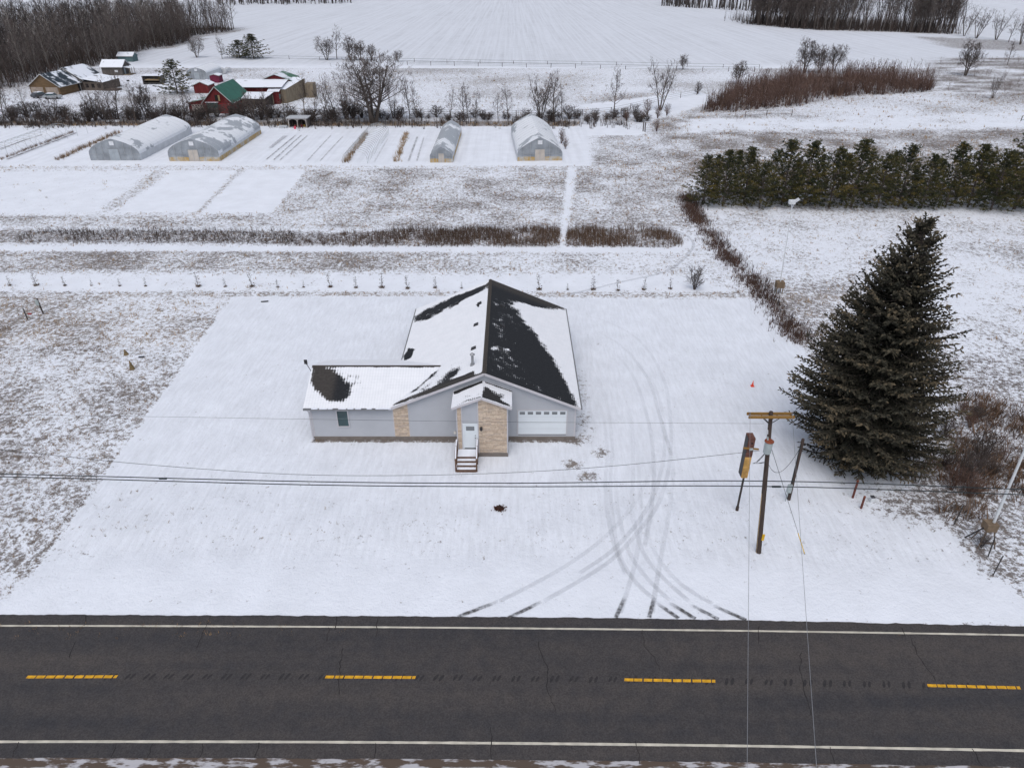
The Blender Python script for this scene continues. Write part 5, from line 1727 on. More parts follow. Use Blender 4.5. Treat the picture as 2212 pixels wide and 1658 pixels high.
def greenhouse(label, u0, u1, v, v_back, H, bias, seed, ochre=(False, False, False), peak=.15, shift=0.0, door=.95, straight=.42):
    a, b = G(u0, v), G(u1, v)
    W = (b - a).length
    c = (a + b) / 2
    yb = G(u0, v_back).y
    Ln = yb - c.y
    t = thing('greenhouse', label, 'greenhouse', (c.x, c.y, hz(c.x, c.y)), math.atan2(-shift, Ln), 'greenhouses in the garden')
    pr = arch(W, H, 16, peak, straight)
    top = pr[1:-1]
    mb = MB()
    nl = 24
    for j in range(nl):
        y0_, y1_ = Ln * j / nl, Ln * (j + 1) / nl
        for p, q in zip(top[:-1], top[1:]):
            mb.quad((p[0], y0_, p[1]), (p[0], y1_, p[1]), (q[0], y1_, q[1]), (q[0], y0_, q[1]))
    mb.build('roof_film', film(bias, seed, (1.0, .75, 1.0)), t, sm=True)
    for s, oc in ((-1, ochre[0]), (1, ochre[1])):
        x = s * W / 2
        hs_ = top[0][1]
        MB().quad((x, 0, hs_ * .45 if oc else 0), (x, Ln, hs_ * .45 if oc else 0), (x, Ln, hs_), (x, 0, hs_)).build('side_film', M_POLY, t)
        if oc:
            MB().box((x - .02, .02, 0), (x + .02, Ln - .02, hs_ * .62)).build('stained_skirt', M_OCHRE, t)
    for k in range(13):
        y = Ln * k / 12
        MB().tube([(x * 1.004, y, z * 1.004 + .01) for x, z in pr], .012, 4, False).build('hoop', mat('rib_line', (.50, .53, .57), .5), t)
    for y in (0, Ln):
        MB().add([(x, y, z) for x, z in pr], [tuple(range(len(pr)))]).build('end_wall', M_POLYE, t)
    yo = -.03
    if ochre[2]:
        hh = top[0][1] * .55
        MB().add([(-W / 2 + .03, yo + .015, 0), (W / 2 - .03, yo + .015, 0), (W / 2 - .03, yo + .015, hh), (W * .2, yo + .015, hh * 1.1), (0, yo + .015, hh * .9), (-W * .3, yo + .015, hh * 1.15), (-W / 2 + .03, yo + .015, hh)], [tuple(range(7))]).build('stained_base', M_OCHRE, t)
    n = 7
    for k in range(1, n):
        x = -W / 2 + W * k / n
        if abs(x) < door * 1.05: continue
        zt = np.interp(x, [p[0] for p in top], [p[1] for p in top])
        MB().box((x - .035, yo - .02, 0), (x + .035, yo + .02, float(zt))).build('end_stud', M_STEEL, t)
    MB().box((-W / 2, yo - .02, top[0][1] * .95), (-door, yo + .018, top[0][1] * .95 + .06)).build('end_rail', M_STEEL, t)
    MB().box((door, yo - .02, top[0][1] * .95), (W / 2, yo + .018, top[0][1] * .95 + .06)).build('end_rail', M_STEEL, t)
    dh = min(2.1, H * .6)
    f = MB()
    f.box((-door, yo - .05, 0), (-door + .08, yo + .01, dh)); f.box((door - .08, yo - .05, 0), (door, yo + .01, dh)); f.box((-door, yo - .05, dh - .08), (door, yo + .008, dh)); f.box((-.03, yo - .045, 0), (.03, yo + .006, dh - .08))
    d = f.build('door', M_STEEL, t)
    MB().box((-door + .08, yo - .03, .02), (door - .08, yo - .01, dh - .08)).build('door_leaf', mat('door_film_%d' % seed, (.33, .37, .41) if not ochre[2] else (.46, .42, .38), .4, .15, 1), d)
    if H > 3:
        MB().box((-.42, yo - .05, H * .70), (.42, yo - .01, H * .70 + .72)).build('gable_vent', mat('vent_panel', (.62, .64, .68), .5), t)
    return t
greenhouse('grey greenhouse with a curved bare patch in its roof snow, leftmost', 196.5, 305, 346.5, 288.5, 3.9, .66, 1, (False, False, False), .38, 0, .95, .30)
greenhouse('greenhouse with ochre stained side and end wall, second from left', 366.5, 476, 348.5, 289, 4.0, .50, 2, (True, True, True), .36, 0, .95, .32)
greenhouse('narrow pointed greenhouse alone in the middle of the garden', 929.5, 978, 351.5, 289, 2.8, .40, 3, (True, True, True), .55, 0, .55, .42)
greenhouse('peaked greenhouse with snowy roof, rightmost of the garden', 1117.5, 1214.5, 347.5, 290, 4.2, .64, 4, (False, False, True), .60, -1.2, .95, .30)

def hoop_tunnel(label, u0, u1, v, v_back, H, n):
    a, b = G(u0, v), G(u1, v)
    c = (a + b) / 2
    W = (b - a).length
    Ln = G(u0, v_back).y - c.y
    t = thing('hoop_tunnel', label, 'hoop frame', (c.x, c.y, hz(c.x, c.y)), 0, 'bare hoop frames in the garden')
    pr = arch(W, H, 14, .1, .35)
    me = MB().tube([(x, 0, z) for x, z in pr], .030, 4, False).mesh('hoop', M_STEEL)
    for k in range(n):
        o = link('hoop', me, t)
        o.location = (0, Ln * k / (n - 1), 0)
    for (x, z) in (pr[1], pr[len(pr) // 2], pr[-2]):
        MB().tube([(x, 0, z), (x, Ln, z)], .022, 4).build('purlin', M_STEEL, t)
    return t
hoop_tunnel('uncovered hoop tunnel frame over a row of dead stalks', 741, 794, 353, 290, 2.3, 19)
hoop_tunnel('faint uncovered hoop tunnel frame at the left edge of the garden', -30, 36, 338, 290, 2.2, 11)
# poles of a netting frame beside it
nt_ = thing('net_frame', 'row of thin poles for a vegetable net beside the left beds', 'frame', at(95, 320))
for k in range(9):
    p = at(18 + k * 21.5, 338 - k * 6.2)
    MB().tube([p, p + Vector((0, 0, 2.0))], .025, 4).build('pole', M_STEEL, nt_, True)

# rows of dead plants left standing
def stalks(name, label, a, b, n, h, w, m, tone, cat='plants'):
    p, q = G(*a), G(*b)
    t = nrg.uniform(0, 1, n)
    A = p.x + (q.x - p.x) * t + nrg.normal(0, w, n); B = p.y + (q.y - p.y) * t + nrg.normal(0, .15, n)
    return scatter(name, label, A, B, nrg.uniform(h * .5, h, n), np.full(n, .45), np.clip(nrg.normal(tone, .15, n), 0, 1), 7, m, cat, .4)
stalks('stalk_row', 'row of dried brown stalks left of the first greenhouse', (123, 346), (258, 286), 260, 1.1, .38, M_GRASS, .5)
stalks('stalk_row', 'dried corn coloured stalk row inside the bare hoop frame', (746, 352), (792, 290), 240, 1.2, .28, M_GRASS, .32)
stalks('stalk_row', 'short double row of dried tan stalks right of the hoop frame', (856, 351), (879, 287), 170, 1.1, .30, M_GRASS, .25)
stalks('stalk_row', 'pale row of dead stems in the left bed', (2, 345), (160, 285), 170, .8, .2, M_BRUSH, .2)
# low strips of bare soil and mulch between the beds
M_SOIL = track_material('bare_soil', (0.10, 0.085, 0.08), .1, 1.0, 1.1)
def soil(pts, w, press, lab):
    global M_TRK
    keep = M_TRK
    M_TRK = M_SOIL
    track(pts, w, press, fade=(.05, .05), name='soil_strip')
    M_TRK = keep
for pts, w, pr_ in (([(12, 346), (168, 286)], .8, .9), ([(-40, 335), (95, 290)], .6, .7), ([(0, 325), (60, 300)], .5, .6), ([(574, 346), (640, 292)], .4, .7), ([(590, 347), (652, 292)], .4, .7), ([(603, 348), (665, 293)], .35, .6),
                    ([(662, 350), (716, 292)], .35, .5), ([(690, 350), (742, 294)], .35, .5), ([(808, 352), (838, 300)], .4, .25), ([(882, 350), (902, 295)], .5, .5), ([(900, 350), (916, 296)], .4, .4), ([(640, 318), (618, 293)], .01, .01)):
    soil(pts, w, pr_, '')
o = track([(584, 320), (618, 293)], 1.1, .8, name='straw_strip')

# ------------------------------------------------------------------ farm buildings
def building(name, label, cat, u, v, ang, L, W, eave, ridge, wall_m, roof_m, over=.35, group=None, boards=True):
    """gabled block: its near corner stands at u, v; length L runs along ang, width W to its left"""
    p = G(u, v); p.z = hz(p.x, p.y)
    t = thing(name, label, cat, p, ang, group)
    mb = MB()
    mb.add([(0, 0, -.3), (L, 0, -.3), (L, W, -.3), (0, W, -.3), (0, 0, eave), (L, 0, eave), (L, W, eave), (0, W, eave), (0, W / 2, ridge), (L, W / 2, ridge)],
           [(0, 1, 5, 4), (3, 7, 6, 2), (0, 4, 8, 7, 3), (1, 2, 6, 9, 5)])
    mb.build('wall', wall_m, t)
    sl = (ridge - eave) / (W / 2)
    for s in (0, 1):
        ye = -over if s == 0 else W + over
        ze = eave - over * sl
        m = MB()
        nseg = 10
        for i in range(nseg):
            for j in range(6):
                xa, xb = -over + (L + 2 * over) * i / nseg, -over + (L + 2 * over) * (i + 1) / nseg
                ta, tb = j / 6, (j + 1) / 6
                f = lambda x, t_: (x, W / 2 + (ye - W / 2) * t_, ridge + .04 + (ze - ridge) * t_)
                q = [f(xa, ta), f(xb, ta), f(xb, tb), f(xa, tb)]
                m.quad(*(q if s else q[::-1]))
        m.build('roof', roof_m[s] if isinstance(roof_m, tuple) else roof_m, t)
        for x in (-over, L + over):
            MB().bar((x, W / 2, ridge - .03), (x, ye, ze - .03), .05, .16).build('rake_board', M_TRIMW, t)
        MB().bar((-over, ye, ze - .04), (L + over, ye, ze - .04), .05, .14).build('eave_board', M_TRIMW, t)
    if boards:
        for f, (n, fx) in (('x', (int(L / .9), None)), ('y', (int(W / .9), None))):
            for k in range(1, n):
                if f == 'x':
                    x = L * k / n
                    MB().box((x - .02, -.025, 0), (x + .02, .0, eave)).build('batten', wall_m, t)
                else:
                    y = W * k / n
                    zt = eave + (ridge - eave) * (1 - abs(y - W / 2) / (W / 2))
                    MB().box((-.025, y - .02, 0), (0, y + .02, zt)).build('batten', wall_m, t)
    return t
M_TRIMW = mat('pale_trim', (.46, .47, .48), .6)
M_BRW = mat('brown_cladding', (.135, .088, .048), .85, .2, 1.5, stretch=(.4, .4, 3))
M_BRW2 = mat('grey_brown_cladding', (.115, .095, .082), .85, .2, 1.5)
M_REDB = mat('barn_red', (.125, .018, .020), .8, .28, 1.4, stretch=(2, 2, .3))
M_GRN = mat('green_metal', (.022, .112, .078), .45, .18, .8)
M_GRNS = mat_snowy('green_metal_snow', (.035, .12, .065), .42, .25, .5)
M_RSNOW = mat_snowy('snowed_roof', (.20, .21, .23), .86, .35, .8)
M_DKROOF = mat_snowy('dark_snow_roof', (.018, .030, .042), .46, .42, .6, SNOW, .05, (1, .5, 1))
M_DKROOF2 = mat_snowy('dark_snow_roof_b', (.020, .030, .042), .58, .30, .6, SNOW, .05, (1, .5, 1))
M_TIN = mat('weathered_board', (.20, .165, .12), .85, .25, 1.2, stretch=(2, 2, .4))
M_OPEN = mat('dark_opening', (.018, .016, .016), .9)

# brown house: garage wing and main wing in line
ang = R(84)
bh = building('farmhouse', 'brown farmhouse with dark roofs half under snow by the wood', 'house', 133, 207, ang, 9.3, 8.8, 2.5, 5.5, M_BRW, (M_DKROOF, M_DKROOF), .4)
MB().box((-.06, .5, 0), (-.01, 4.1, 2.1)).build('garage_door', mat('pale_door', (.30, .25, .21), .7, .2, 1), bh)
MB().box((-.06, 4.9, 0), (-.01, 8.5, 2.1)).build('garage_door', MATS['pale_door'], bh)
MB().box((7.9, -.06, 0), (8.8, -.01, 2.1)).build('doorway', M_OPEN, bh)
MB().box((8.85, -.07, 0), (9.05, -.01, 2.2)).build('door_post', M_TRIMW, bh)
def sub_block(t, L0, L1, W0, W1, eave, ridge, wall_m, roof_m, over=.35):
    m = MB()
    m.box((L0, W0, -.3), (L1, W1, eave))
    m.add([(L0, W0, eave), (L0, W1, eave), (L0, (W0 + W1) / 2, ridge), (L1, W0, eave), (L1, W1, eave), (L1, (W0 + W1) / 2, ridge)], [(0, 1, 2), (3, 5, 4)])
    m.build('wall', wall_m, t)
    yc = (W0 + W1) / 2
    sl = (ridge - eave) / ((W1 - W0) / 2)
    for s in (-1, 1):
        ye = (W0 - over) if s < 0 else (W1 + over)
        ze = eave - over * sl
        m = MB()
        for i in range(8):
            xa, xb = L0 - over + (L1 - L0 + 2 * over) * i / 8, L0 - over + (L1 - L0 + 2 * over) * (i + 1) / 8
            q = [(xa, yc, ridge + .05), (xb, yc, ridge + .05), (xb, ye, ze + .05), (xa, ye, ze + .05)]
            m.quad(*(q if s > 0 else q[::-1]))
        m.build('roof', roof_m, t)
        MB().bar((L0 - over, yc, ridge), (L0 - over, ye, ze), .05, .14).build('rake_board', M_TRIMW, t)
sub_block(bh, 9.9, 19.5, -.6, 9.6, 2.9, 6.0, M_BRW2, M_DKROOF2, .4)
m = MB(); m.box((9.6, -6.6, -.3), (18.0, -.62, 2.3)); m.build('porch', M_BRW2, bh)
m = MB(); m.quad((9.1, -7.0, 2.3), (18.4, -7.0, 2.5), (18.6, -.2, 3.5), (9.1, -.2, 3.2)); m.build('porch_roof', M_RSNOW, bh)
for y in (-5.8, -4.0, -2.2):
    MB().box((9.53, y, .8), (9.59, y + .9, 1.8)).build('window', M_OPEN, bh)
MB().box((9.4, -10.6, -.2), (12.0, -6.62, .5)).build('deck', mat('deck_wood', (.10, .08, .07), .9), bh)
MB().tube([(9.45, -10.5, 1.2), (9.45, -6.65, 1.2)], .05, 4).build('deck_rail', MATS['deck_wood'], bh)
for y in (-10.5, -8.6, -6.7):
    MB().box((9.4, y - .05, .5), (9.5, y + .05, 1.2)).build('deck_post', MATS['deck_wood'], bh)
# grey cabin
M_GBRD = mat('grey_board', (.105, .095, .09), .9, .25, 1.5, stretch=(2, 2, .3))
cb = building('cabin', 'weathered grey board cabin with white roof and small porch', 'cabin', 223, 164, 0, 6.7, 5.4, 2.8, 4.5, M_GBRD, M_RSNOW, .45)
MB().box((4.2, -.06, 1.0), (5.2, -.01, 1.6)).build('window', mat('white_sash', (.6, .62, .65), .5), cb)
MB().quad((6.6, .3, 2.5), (9.0, .3, 2.2), (9.0, 3.9, 2.2), (6.6, 3.9, 2.5)).build('porch_roof', M_RSNOW, cb)
for y in (.4, 2.0, 3.8):
    MB().box((8.8, y - .06, 0), (8.92, y + .06, 2.2)).build('porch_post', M_TIN, cb)
MB().box((6.72, 1.2, 0), (6.76, 2.1, 2.0)).build('door', mat('pale_blue', (.30, .36, .40), .6), cb)
MB().box((6.71, .2, -.2), (9.0, 4.0, .25)).build('porch_floor', M_TIN, cb)
building('shed', 'small teal shed with white roof behind the grey cabin', 'shed', 256, 133.5, 0, 5.6, 4.2, 2.1, 3.2, mat('teal_board', (.10, .16, .17), .8, .2, 1), M_RSNOW, .3)
# red barn with green roof
p = Vector((-68.3, 184.0, 0)); p.z = hz(p.x, p.y)
def bld(name, label, cat, x, y, *a, **k):
    o = building(name, label, cat, 1106, 829, *a, **k)
    o.location = (x, y, hz(x, y))
    return o
H90 = math.pi / 2
bn = bld('red_barn', 'tall red barn with steep green metal roof', 'barn', -68.4, 184.0, H90, 13.0, 6.9, 2.7, 6.1, M_REDB, (M_GRN, M_RSNOW), .35)
MB().box((-.07, .4, 0), (-.03, 3.0, 2.35)).build('barn_door', mat('bright_red', (.21, .022, .024), .7, .15, 1), bn)
d = MB().box((-.08, 3.4, 1.3), (-.03, 6.2, 2.4)).build('green_panel', mat('dark_green_panel', (.02, .06, .055), .6, .1, 1), bn)
MB().box((-.075, 3.4, 0), (-.03, 6.2, 1.28)).build('lower_board', M_GBRD, bn)
MB().box((-.09, 3.0, 2.9), (-.03, 3.8, 4.2)).build('loft_opening', M_OPEN, bn)
MB().bar((-.1, 3.0, 3.55), (-.55, 2.45, 3.55), .06, 1.3).build('loft_door', mat('tan_board', (.34, .25, .14), .8), bn)
MB().box((-.30, 3.2, 2.5), (.0, 6.4, 2.6)).build('ledge_snow', M_SNOW, bn)
for z in (.5, .9, 1.3, 1.7, 2.1):
    MB().box((-.10, .5, z), (-.071, .95, z + .06)).build('ladder_rung', M_TRIMW, bn)
lt = MB()
lt.box((.6, 7.0, -.3), (8.0, 10.9, 2.3))
lt.build('lean_to', M_REDB, bn)
MB().quad((.2, 6.9, 3.1), (.2, 11.3, 2.2), (8.3, 11.3, 2.2), (8.3, 6.9, 3.1)).build('lean_to_roof', M_GRNS, bn)
MB().quad((.25, 6.9, 3.08), (.58, 6.9, 2.3), (.58, 11.2, 2.3), (.25, 11.2, 2.22)).build('lean_to_gable', M_REDB, bn)
MB().box((.52, 7.3, 0), (.59, 10.1, 1.9)).build('white_garage_door', mat('dirty_white', (.36, .32, .30), .7, .15, 1), bn)
for k in range(4):
    MB().box((.49, 7.55 + k * .65, 1.5), (.515, 7.95 + k * .65, 1.75)).build('pane', M_OPEN, bn)
# long low red barn
b2 = thing('long_barn', 'long low red barn with white front roof and tan side wall', 'barn', (-66.5, 199, hz(-66.5, 199)))
def wb(name, m, f): return f(MB()).build(name, m, b2, True)
wb('front_wall', M_REDB, lambda m: m.box((-73.5, 199, -.3), (-60.7, 205, 3.95)))
wb('low_roof', M_RSNOW, lambda m: m.quad((-73.9, 198.5, 3.95), (-60.0, 198.5, 3.95), (-60.0, 205.6, 5.0), (-73.9, 205.6, 5.0)))
wb('roof_edge', M_DARK, lambda m: m.box((-73.9, 198.45, 3.80), (-60.0, 198.55, 3.94)))
wb('gable_wall', M_REDB, lambda m: m.prism([(-67.4, 0), (-59.6, 0), (-59.6, 4.7), (-63.5, 6.05), (-67.4, 4.7)], 205.7, 213.5))
for s, mm in ((-1, M_GRNS), (1, M_GRNS)):
    wb('gable_roof', mm, lambda m: m.quad((-63.5, 205.2, 6.15), (-63.5 + s * 4.4, 205.2, 4.62), (-63.5 + s * 4.4, 214, 4.62), (-63.5, 214, 6.15)))
wb('side_wall', M_TIN, lambda m: m.add([(-59.2, 198.6, -.2), (-56.6, 209, -.2), (-56.6, 209, 4.9), (-59.2, 198.6, 3.4), (-60.6, 198.9, -.2), (-58.0, 209.3, -.2), (-58.0, 209.3, 4.9), (-60.6, 198.9, 3.4)], [(0, 1, 2, 3), (7, 6, 5, 4), (3, 2, 6, 7), (0, 3, 7, 4), (1, 5, 6, 2)]))
wb('side_roof', M_RSNOW, lambda m: m.quad((-60.7, 198.6, 3.45), (-59.1, 198.4, 3.45), (-56.3, 209.3, 5.0), (-59.8, 209.3, 5.1)))
wb('corner_block', M_REDB, lambda m: m.box((-63.3, 197.2, -.2), (-60.65, 198.9, 3.2)))
wb('corner_roof', M_RSNOW, lambda m: m.quad((-63.6, 196.9, 3.1), (-60.4, 196.9, 3.1), (-60.4, 199.0, 3.6), (-63.6, 199.0, 3.6)))
wb('side_window', mat('teal_sash', (.12, .22, .22), .5), lambda m: m.box((-60.64, 197.5, 1.2), (-60.60, 198.3, 2.4)))
wb('rear_shed', M_TIN, lambda m: m.box((-56.4, 207.5, -.2), (-54.2, 211, 3.6)))
os_ = thing('pole_shed', 'low open pole shed with snowy roof between the two barns', 'shed', (-66.5, 194, hz(-66.5, 194)))
MB().quad((-71.0, 190.3, 2.5), (-62.2, 189.8, 2.4), (-61.6, 196.6, 3.1), (-71.0, 197.0, 3.1)).build('roof', M_RSNOW, os_, True)
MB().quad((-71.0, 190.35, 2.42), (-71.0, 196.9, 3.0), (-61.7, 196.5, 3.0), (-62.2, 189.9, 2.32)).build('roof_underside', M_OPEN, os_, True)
for (x, y) in ((-70.8, 190.5), (-67.9, 190.4), (-65.0, 190.3), (-62.4, 190.2), (-62.0, 196.2), (-70.8, 196.5)):
    MB().box((x - .1, y - .1, -.2), (x + .1, y + .1, 2.4)).build('post', M_TIN, os_, True)
MB().box((-70.9, 196.4, -.2), (-61.9, 196.5, 2.6)).build('back_wall', M_GBRD, os_, True)
rs = bld('red_shed', 'small red shed with white gabled roof left of the barn', 'shed', -85.9, 215.5, H90, 5.0, 4.1, 2.2, 3.05, M_REDB, M_RSNOW, .2)
ps = bld('pink_shed', 'tiny shed with white roof and magenta side wall', 'shed', -90.2, 236.0, H90, 3.2, 2.8, 2.1, 2.5, mat('magenta_wall', (.13, .018, .045), .8, .2, 1), M_RSNOW, .15)
greenhouse('small barn shaped greenhouse with white double door beyond the red shed', 406, 448, 173, 161, 3.5, .80, 6, (False, False, False), .35, 0, .8, .55)
MATS['door_film_6'].node_tree.nodes['Principled BSDF']
ws = thing('wood_shed', 'open fronted wood shed with flat white roof beside the pine', 'shed', (-109.4, 233, hz(-109.4, 233)))
MB().box((-112.4, 232.4, 2.45), (-106.6, 236.2, 2.62)).build('roof', M_SNOW, ws, True)
MB().box((-112.2, 235.8, -.2), (-106.8, 236.0, 2.44)).build('back_wall', M_GBRD, ws, True)
for x in (-112.15, -106.95):
    MB().box((x - .1, 232.6, -.2), (x + .1, 235.8, 2.44)).build('side_wall', M_GBRD, ws, True)
for z in (.5, 1.1, 1.7):
    MB().box((-112.0, 232.7, z), (-107.1, 235.7, z + .08)).build('shelf', M_GBRD, ws, True)
for k in range(10):
    x = -111.6 + k * .44
    MB().box((x, 232.8, 1.18), (x + .36, 234.2, 1.18 + rng.uniform(.25, .45))).build('stacked_wood', mat('tan_board', (.34, .25, .14), .8), ws, True)
M_WRAP = mat('bale_wrap', (.52, .54, .57), .4, .05, 2)
for i, (u, v, lab) in enumerate([(478, 158, 'pale wrapped round bale, left one beyond the small greenhouse'), (486, 160, 'pale wrapped round bale, front one beyond the small greenhouse'), (494, 157, 'pale wrapped round bale, right one beyond the small greenhouse')]):
    p = at(u, v)
    mb = MB()
    a = Vector((math.cos(.5 + i), math.sin(.5 + i), 0))
    c = p + Vector((0, 0, .82))
    mb.tube([c - a * .78, c - a * .74, c + a * .74, c + a * .78], [.70, .82, .82, .70], 16)
    tag(mb.build('round_bale', M_WRAP, sm=False), lab, 'bale', 'wrapped bales')
# roadside style stand in the hedgerow
fs = thing('farm_stand', 'small dark open stand with two arched bays under a flat roof', 'shed', (-47.9, 166, hz(-47.9, 166)))
MB().box((-50.2, 165.6, 2.0), (-45.4, 169.0, 2.16)).build('roof', mat('grey_tin', (.42, .44, .47), .5), fs, True)
MB().box((-50.0, 168.6, -.2), (-45.6, 168.8, 2.0)).build('back_wall', M_OPEN, fs, True)
for x in (-49.95, -45.75):
    MB().box((x, 166.0, -.2), (x + .12, 168.6, 2.0)).build('side_wall', M_GBRD, fs, True)
for x in (-49.9, -47.95, -46.0):
    MB().box((x, 165.9, -.2), (x + .2, 166.1, 2.0)).build('post', mat('pale_post', (.36, .33, .31), .8), fs, True)
for x in (-49.9, -47.95):
    m = MB(); n = 8
    for k in range(n):
        t0, t1 = math.pi * k / n, math.pi * (k + 1) / n
        xc, r = x + 1.05, .88
        m.quad((xc - r * math.cos(t0), 165.93, 1.3 + .5 * math.sin(t0)), (xc - r * math.cos(t1), 165.93, 1.3 + .5 * math.sin(t1)), (xc - r * math.cos(t1), 165.93, 2.0), (xc - r * math.cos(t0), 165.93, 2.0))
    m.build('arch', MATS['pale_post'], fs, True)
for (x, c_, nm) in ((-48.6, (.35, .04, .03), 'red_tub'), (-47.2, (.30, .02, .02), 'dark_red_tub'), (-46.6, (.34, .22, .04), 'ochre_tub')):
    MB().tube([(x, 166.9, 0), (x, 166.9, .5)], [.22, .28], 10).build(nm, mat(nm, c_, .6), fs, True)
p = at(637.5, 279); tag(MB().tube([p, p + Vector((0, 0, .55))], [.2, .25], 10).build('pink_bucket', mat('hot_pink', (.65, .06, .12), .5)), 'bright pink bucket in front of the farm stand', 'bucket')
p = at(612, 277); mb = MB(); mb.box(p + Vector((-.8, -.4, 0)), p + Vector((.8, .4, .45))); mb.box(p + Vector((-.85, -.45, .45)), p + Vector((.85, .45, .55)))
tag(mb.build('storage_bin', mat('bin_grey', (.45, .47, .5), .6)), 'pale low bin on the snow left of the farm stand', 'bin')
# vehicles in front of the brown house
def car(label, u, v, ang, col, snowy):
    p = at(u, v)
    t = thing('parked_car', label, 'car', p, ang, 'cars parked at the farmhouse')
    prof = [(-2.2, .35), (2.2, .35), (2.25, .75), (1.9, .92), (1.0, 1.0), (.45, 1.42), (-1.2, 1.45), (-1.95, 1.02), (-2.25, .9)]
    m = MB(); m.prism([(x, z) for x, z in prof], -.85, .85); m.build('body', mat('car_%s' % label[:9].replace(' ', '_'), col, .35, .05, 1, spec=.5), t)
    for s in (-1, 1):
        MB().add([(.95, s * .86, 1.0), (.45, s * .86, 1.36), (-1.15, s * .86, 1.38), (-1.8, s * .86, 1.02)], [(0, 1, 2, 3)]).build('side_glass', M_GLASS, t)
    MB().quad((1.02, -.7, 1.01), (1.02, .7, 1.01), (.48, .7, 1.41), (.48, -.7, 1.41)).build('windscreen', M_GLASS, t)
    for x in (-1.35, 1.4):
        for y in (-.8, .8):
            w = MB().tube([(x, y - .1, .32), (x, y + .1, .32)], .33, 12).build('wheel', M_DARK, t)
    MB().box((-1.2, -.75, 1.44), (.42, .75, 1.50)).build('roof_snow', M_SNOW, t)
    return t
car('silver grey car parked by the brown house, right one', 115, 214, .15, (.30, .32, .34), True)
car('dark car parked by the brown house, left one', 88, 211, 1.2, (.05, .055, .065), True)
p = at(280, 189); t = thing('bird_feeder', 'small dark feeder on a thin pole in the farmyard', 'bird feeder', p)
MB().tube([(0, 0, 0), (0, 0, 1.7)], .04, 5).build('pole', M_GBRD, t); MB().box((-.3, -.25, 1.6), (.3, .25, 1.95)).build('box', M_DARK, t)
mb = MB(); p = at(246, 264); mb.box(p + Vector((-1.5, -.5, .1)), p + Vector((1.5, .5, .35))); mb.box(p + Vector((-1.5, -.5, .35)), p + Vector((1.5, .5, .45)))
tag(mb.build('overturned_boat', M_RSNOW), 'snowy low pallet by the hedgerow behind the first greenhouse', 'pallet').name = 'snowy_pallet'
# ------------------------------------------------------------------ poles, wires, fences, small things
M_POLE = mat('pole_wood', (0.060, 0.044, 0.038), .9, .3, 4, stretch=(3, 3, .3))
M_ARM = mat('crossarm_wood', (0.235, 0.130, 0.035), .85, .25, 6, stretch=(.3, 3, 3))
M_RUST = mat('rust', (0.20, 0.055, 0.028), .9, .25, 6)
M_CAN = mat('transformer_can', (0.33, 0.38, 0.39), .45, .12, 4)
M_WIRE = mat('cable', (0.012, 0.022, 0.026), .6)
M_ALU = mat('aluminium_wire', (0.21, 0.22, 0.24), .5)
pb = at(1640, 1190)
top = GY(1665, 893, pb.y)
PT = Vector((top.x, pb.y, top.z))
up_ = thing('utility_pole', 'tall brown utility pole with wide wooden crossarm and transformer', 'utility pole', pb)
MB().tube([pb - Vector((0, 0, .3)), pb.lerp(PT, .5), PT + Vector((0, 0, .12))], [.165, .14, .105], 12).build('pole', M_POLE, up_, True)
pl_at = lambda z: pb.lerp(PT, (z - pb.z) / (PT.z - pb.z))
zc = PT.z - .12
c = pl_at(zc)
for dy in (-.17, .17):
    MB().box((c.x - 1.25, c.y + dy - .05, zc - .07), (c.x + 1.25, c.y + dy + .05, zc + .07)).build('crossarm', M_ARM, up_, True)
for s in (-1, 1):
    for dy in (-.17, .17):
        MB().tube([(c.x + s * .45, c.y + dy, zc - .08), (c.x, c.y + dy * .6, zc - .52)], .022, 5).build('brace', M_DARK, up_, True)
for s in (-1.15, 1.15):
    MB().tube([(c.x + s, c.y, zc + .02), (c.x + s, c.y, zc + .10), (c.x + s, c.y, zc + .2)], [.03, .06, .03], 8).build('insulator', mat('porcelain', (.16, .12, .10), .3), up_, True)
tz = GY(1660, 958, pb.y).z
q = pl_at(tz) + Vector((-.10, -.30, 0))
can = MB().tube([q + Vector((0, 0, -.42)), q + Vector((0, 0, -.38)), q + Vector((0, 0, .36))], [.18, .22, .23], 14).build('transformer', M_CAN, up_, True)
MB().tube([q + Vector((0, 0, .362)), q + Vector((0, 0, .40)), q + Vector((0, 0, .47))], [.26, .26, .16], 14).build('lid', M_RUST, can, True)
MB().tube([q + Vector((-.1, 0, .45)), q + Vector((-.14, 0, .68))], [.05, .03], 7).build('bushing', M_CAN, can, True)
z_ = tz + .75
MB().tube([pl_at(z_) + Vector((-.14, -.12, 0)), pl_at(z_ + .25) + Vector((-.16, -.12, 0))], .05, 7).build('cutout', mat('white_porcelain', (.6, .62, .66), .4), up_, True)
for k in range(3):
    pts = [q + Vector((-.12 - .03 * k, -.1, -.40)), q + Vector((-.30 - .1 * k, -.1, -.75 - .1 * k)), q + Vector((-.45 - .1 * k, 0, -1.15)), pl_at(tz - 1.25 - .05 * k) + Vector((-.14, 0, 0))]
    MB().tube(smooth_line(pts, 5), .012, 4).build('drop_lead', M_WIRE, up_, True)
yz = GY(1646, 1155, pb.y).z
MB().box(pl_at(yz) + Vector((.05, -.19, -.28)), pl_at(yz) + Vector((.20, -.12, .18))).build('yellow_marker', mat('marker_yellow', (.60, .36, .02), .6), up_, True)
MB().tube([pb + Vector((-.17, -.06, 0)), pl_at(4.6) + Vector((-.15, -.05, 0))], .02, 5).build('ground_conduit', mat('tan_conduit', (.40, .30, .18), .7), up_, True)
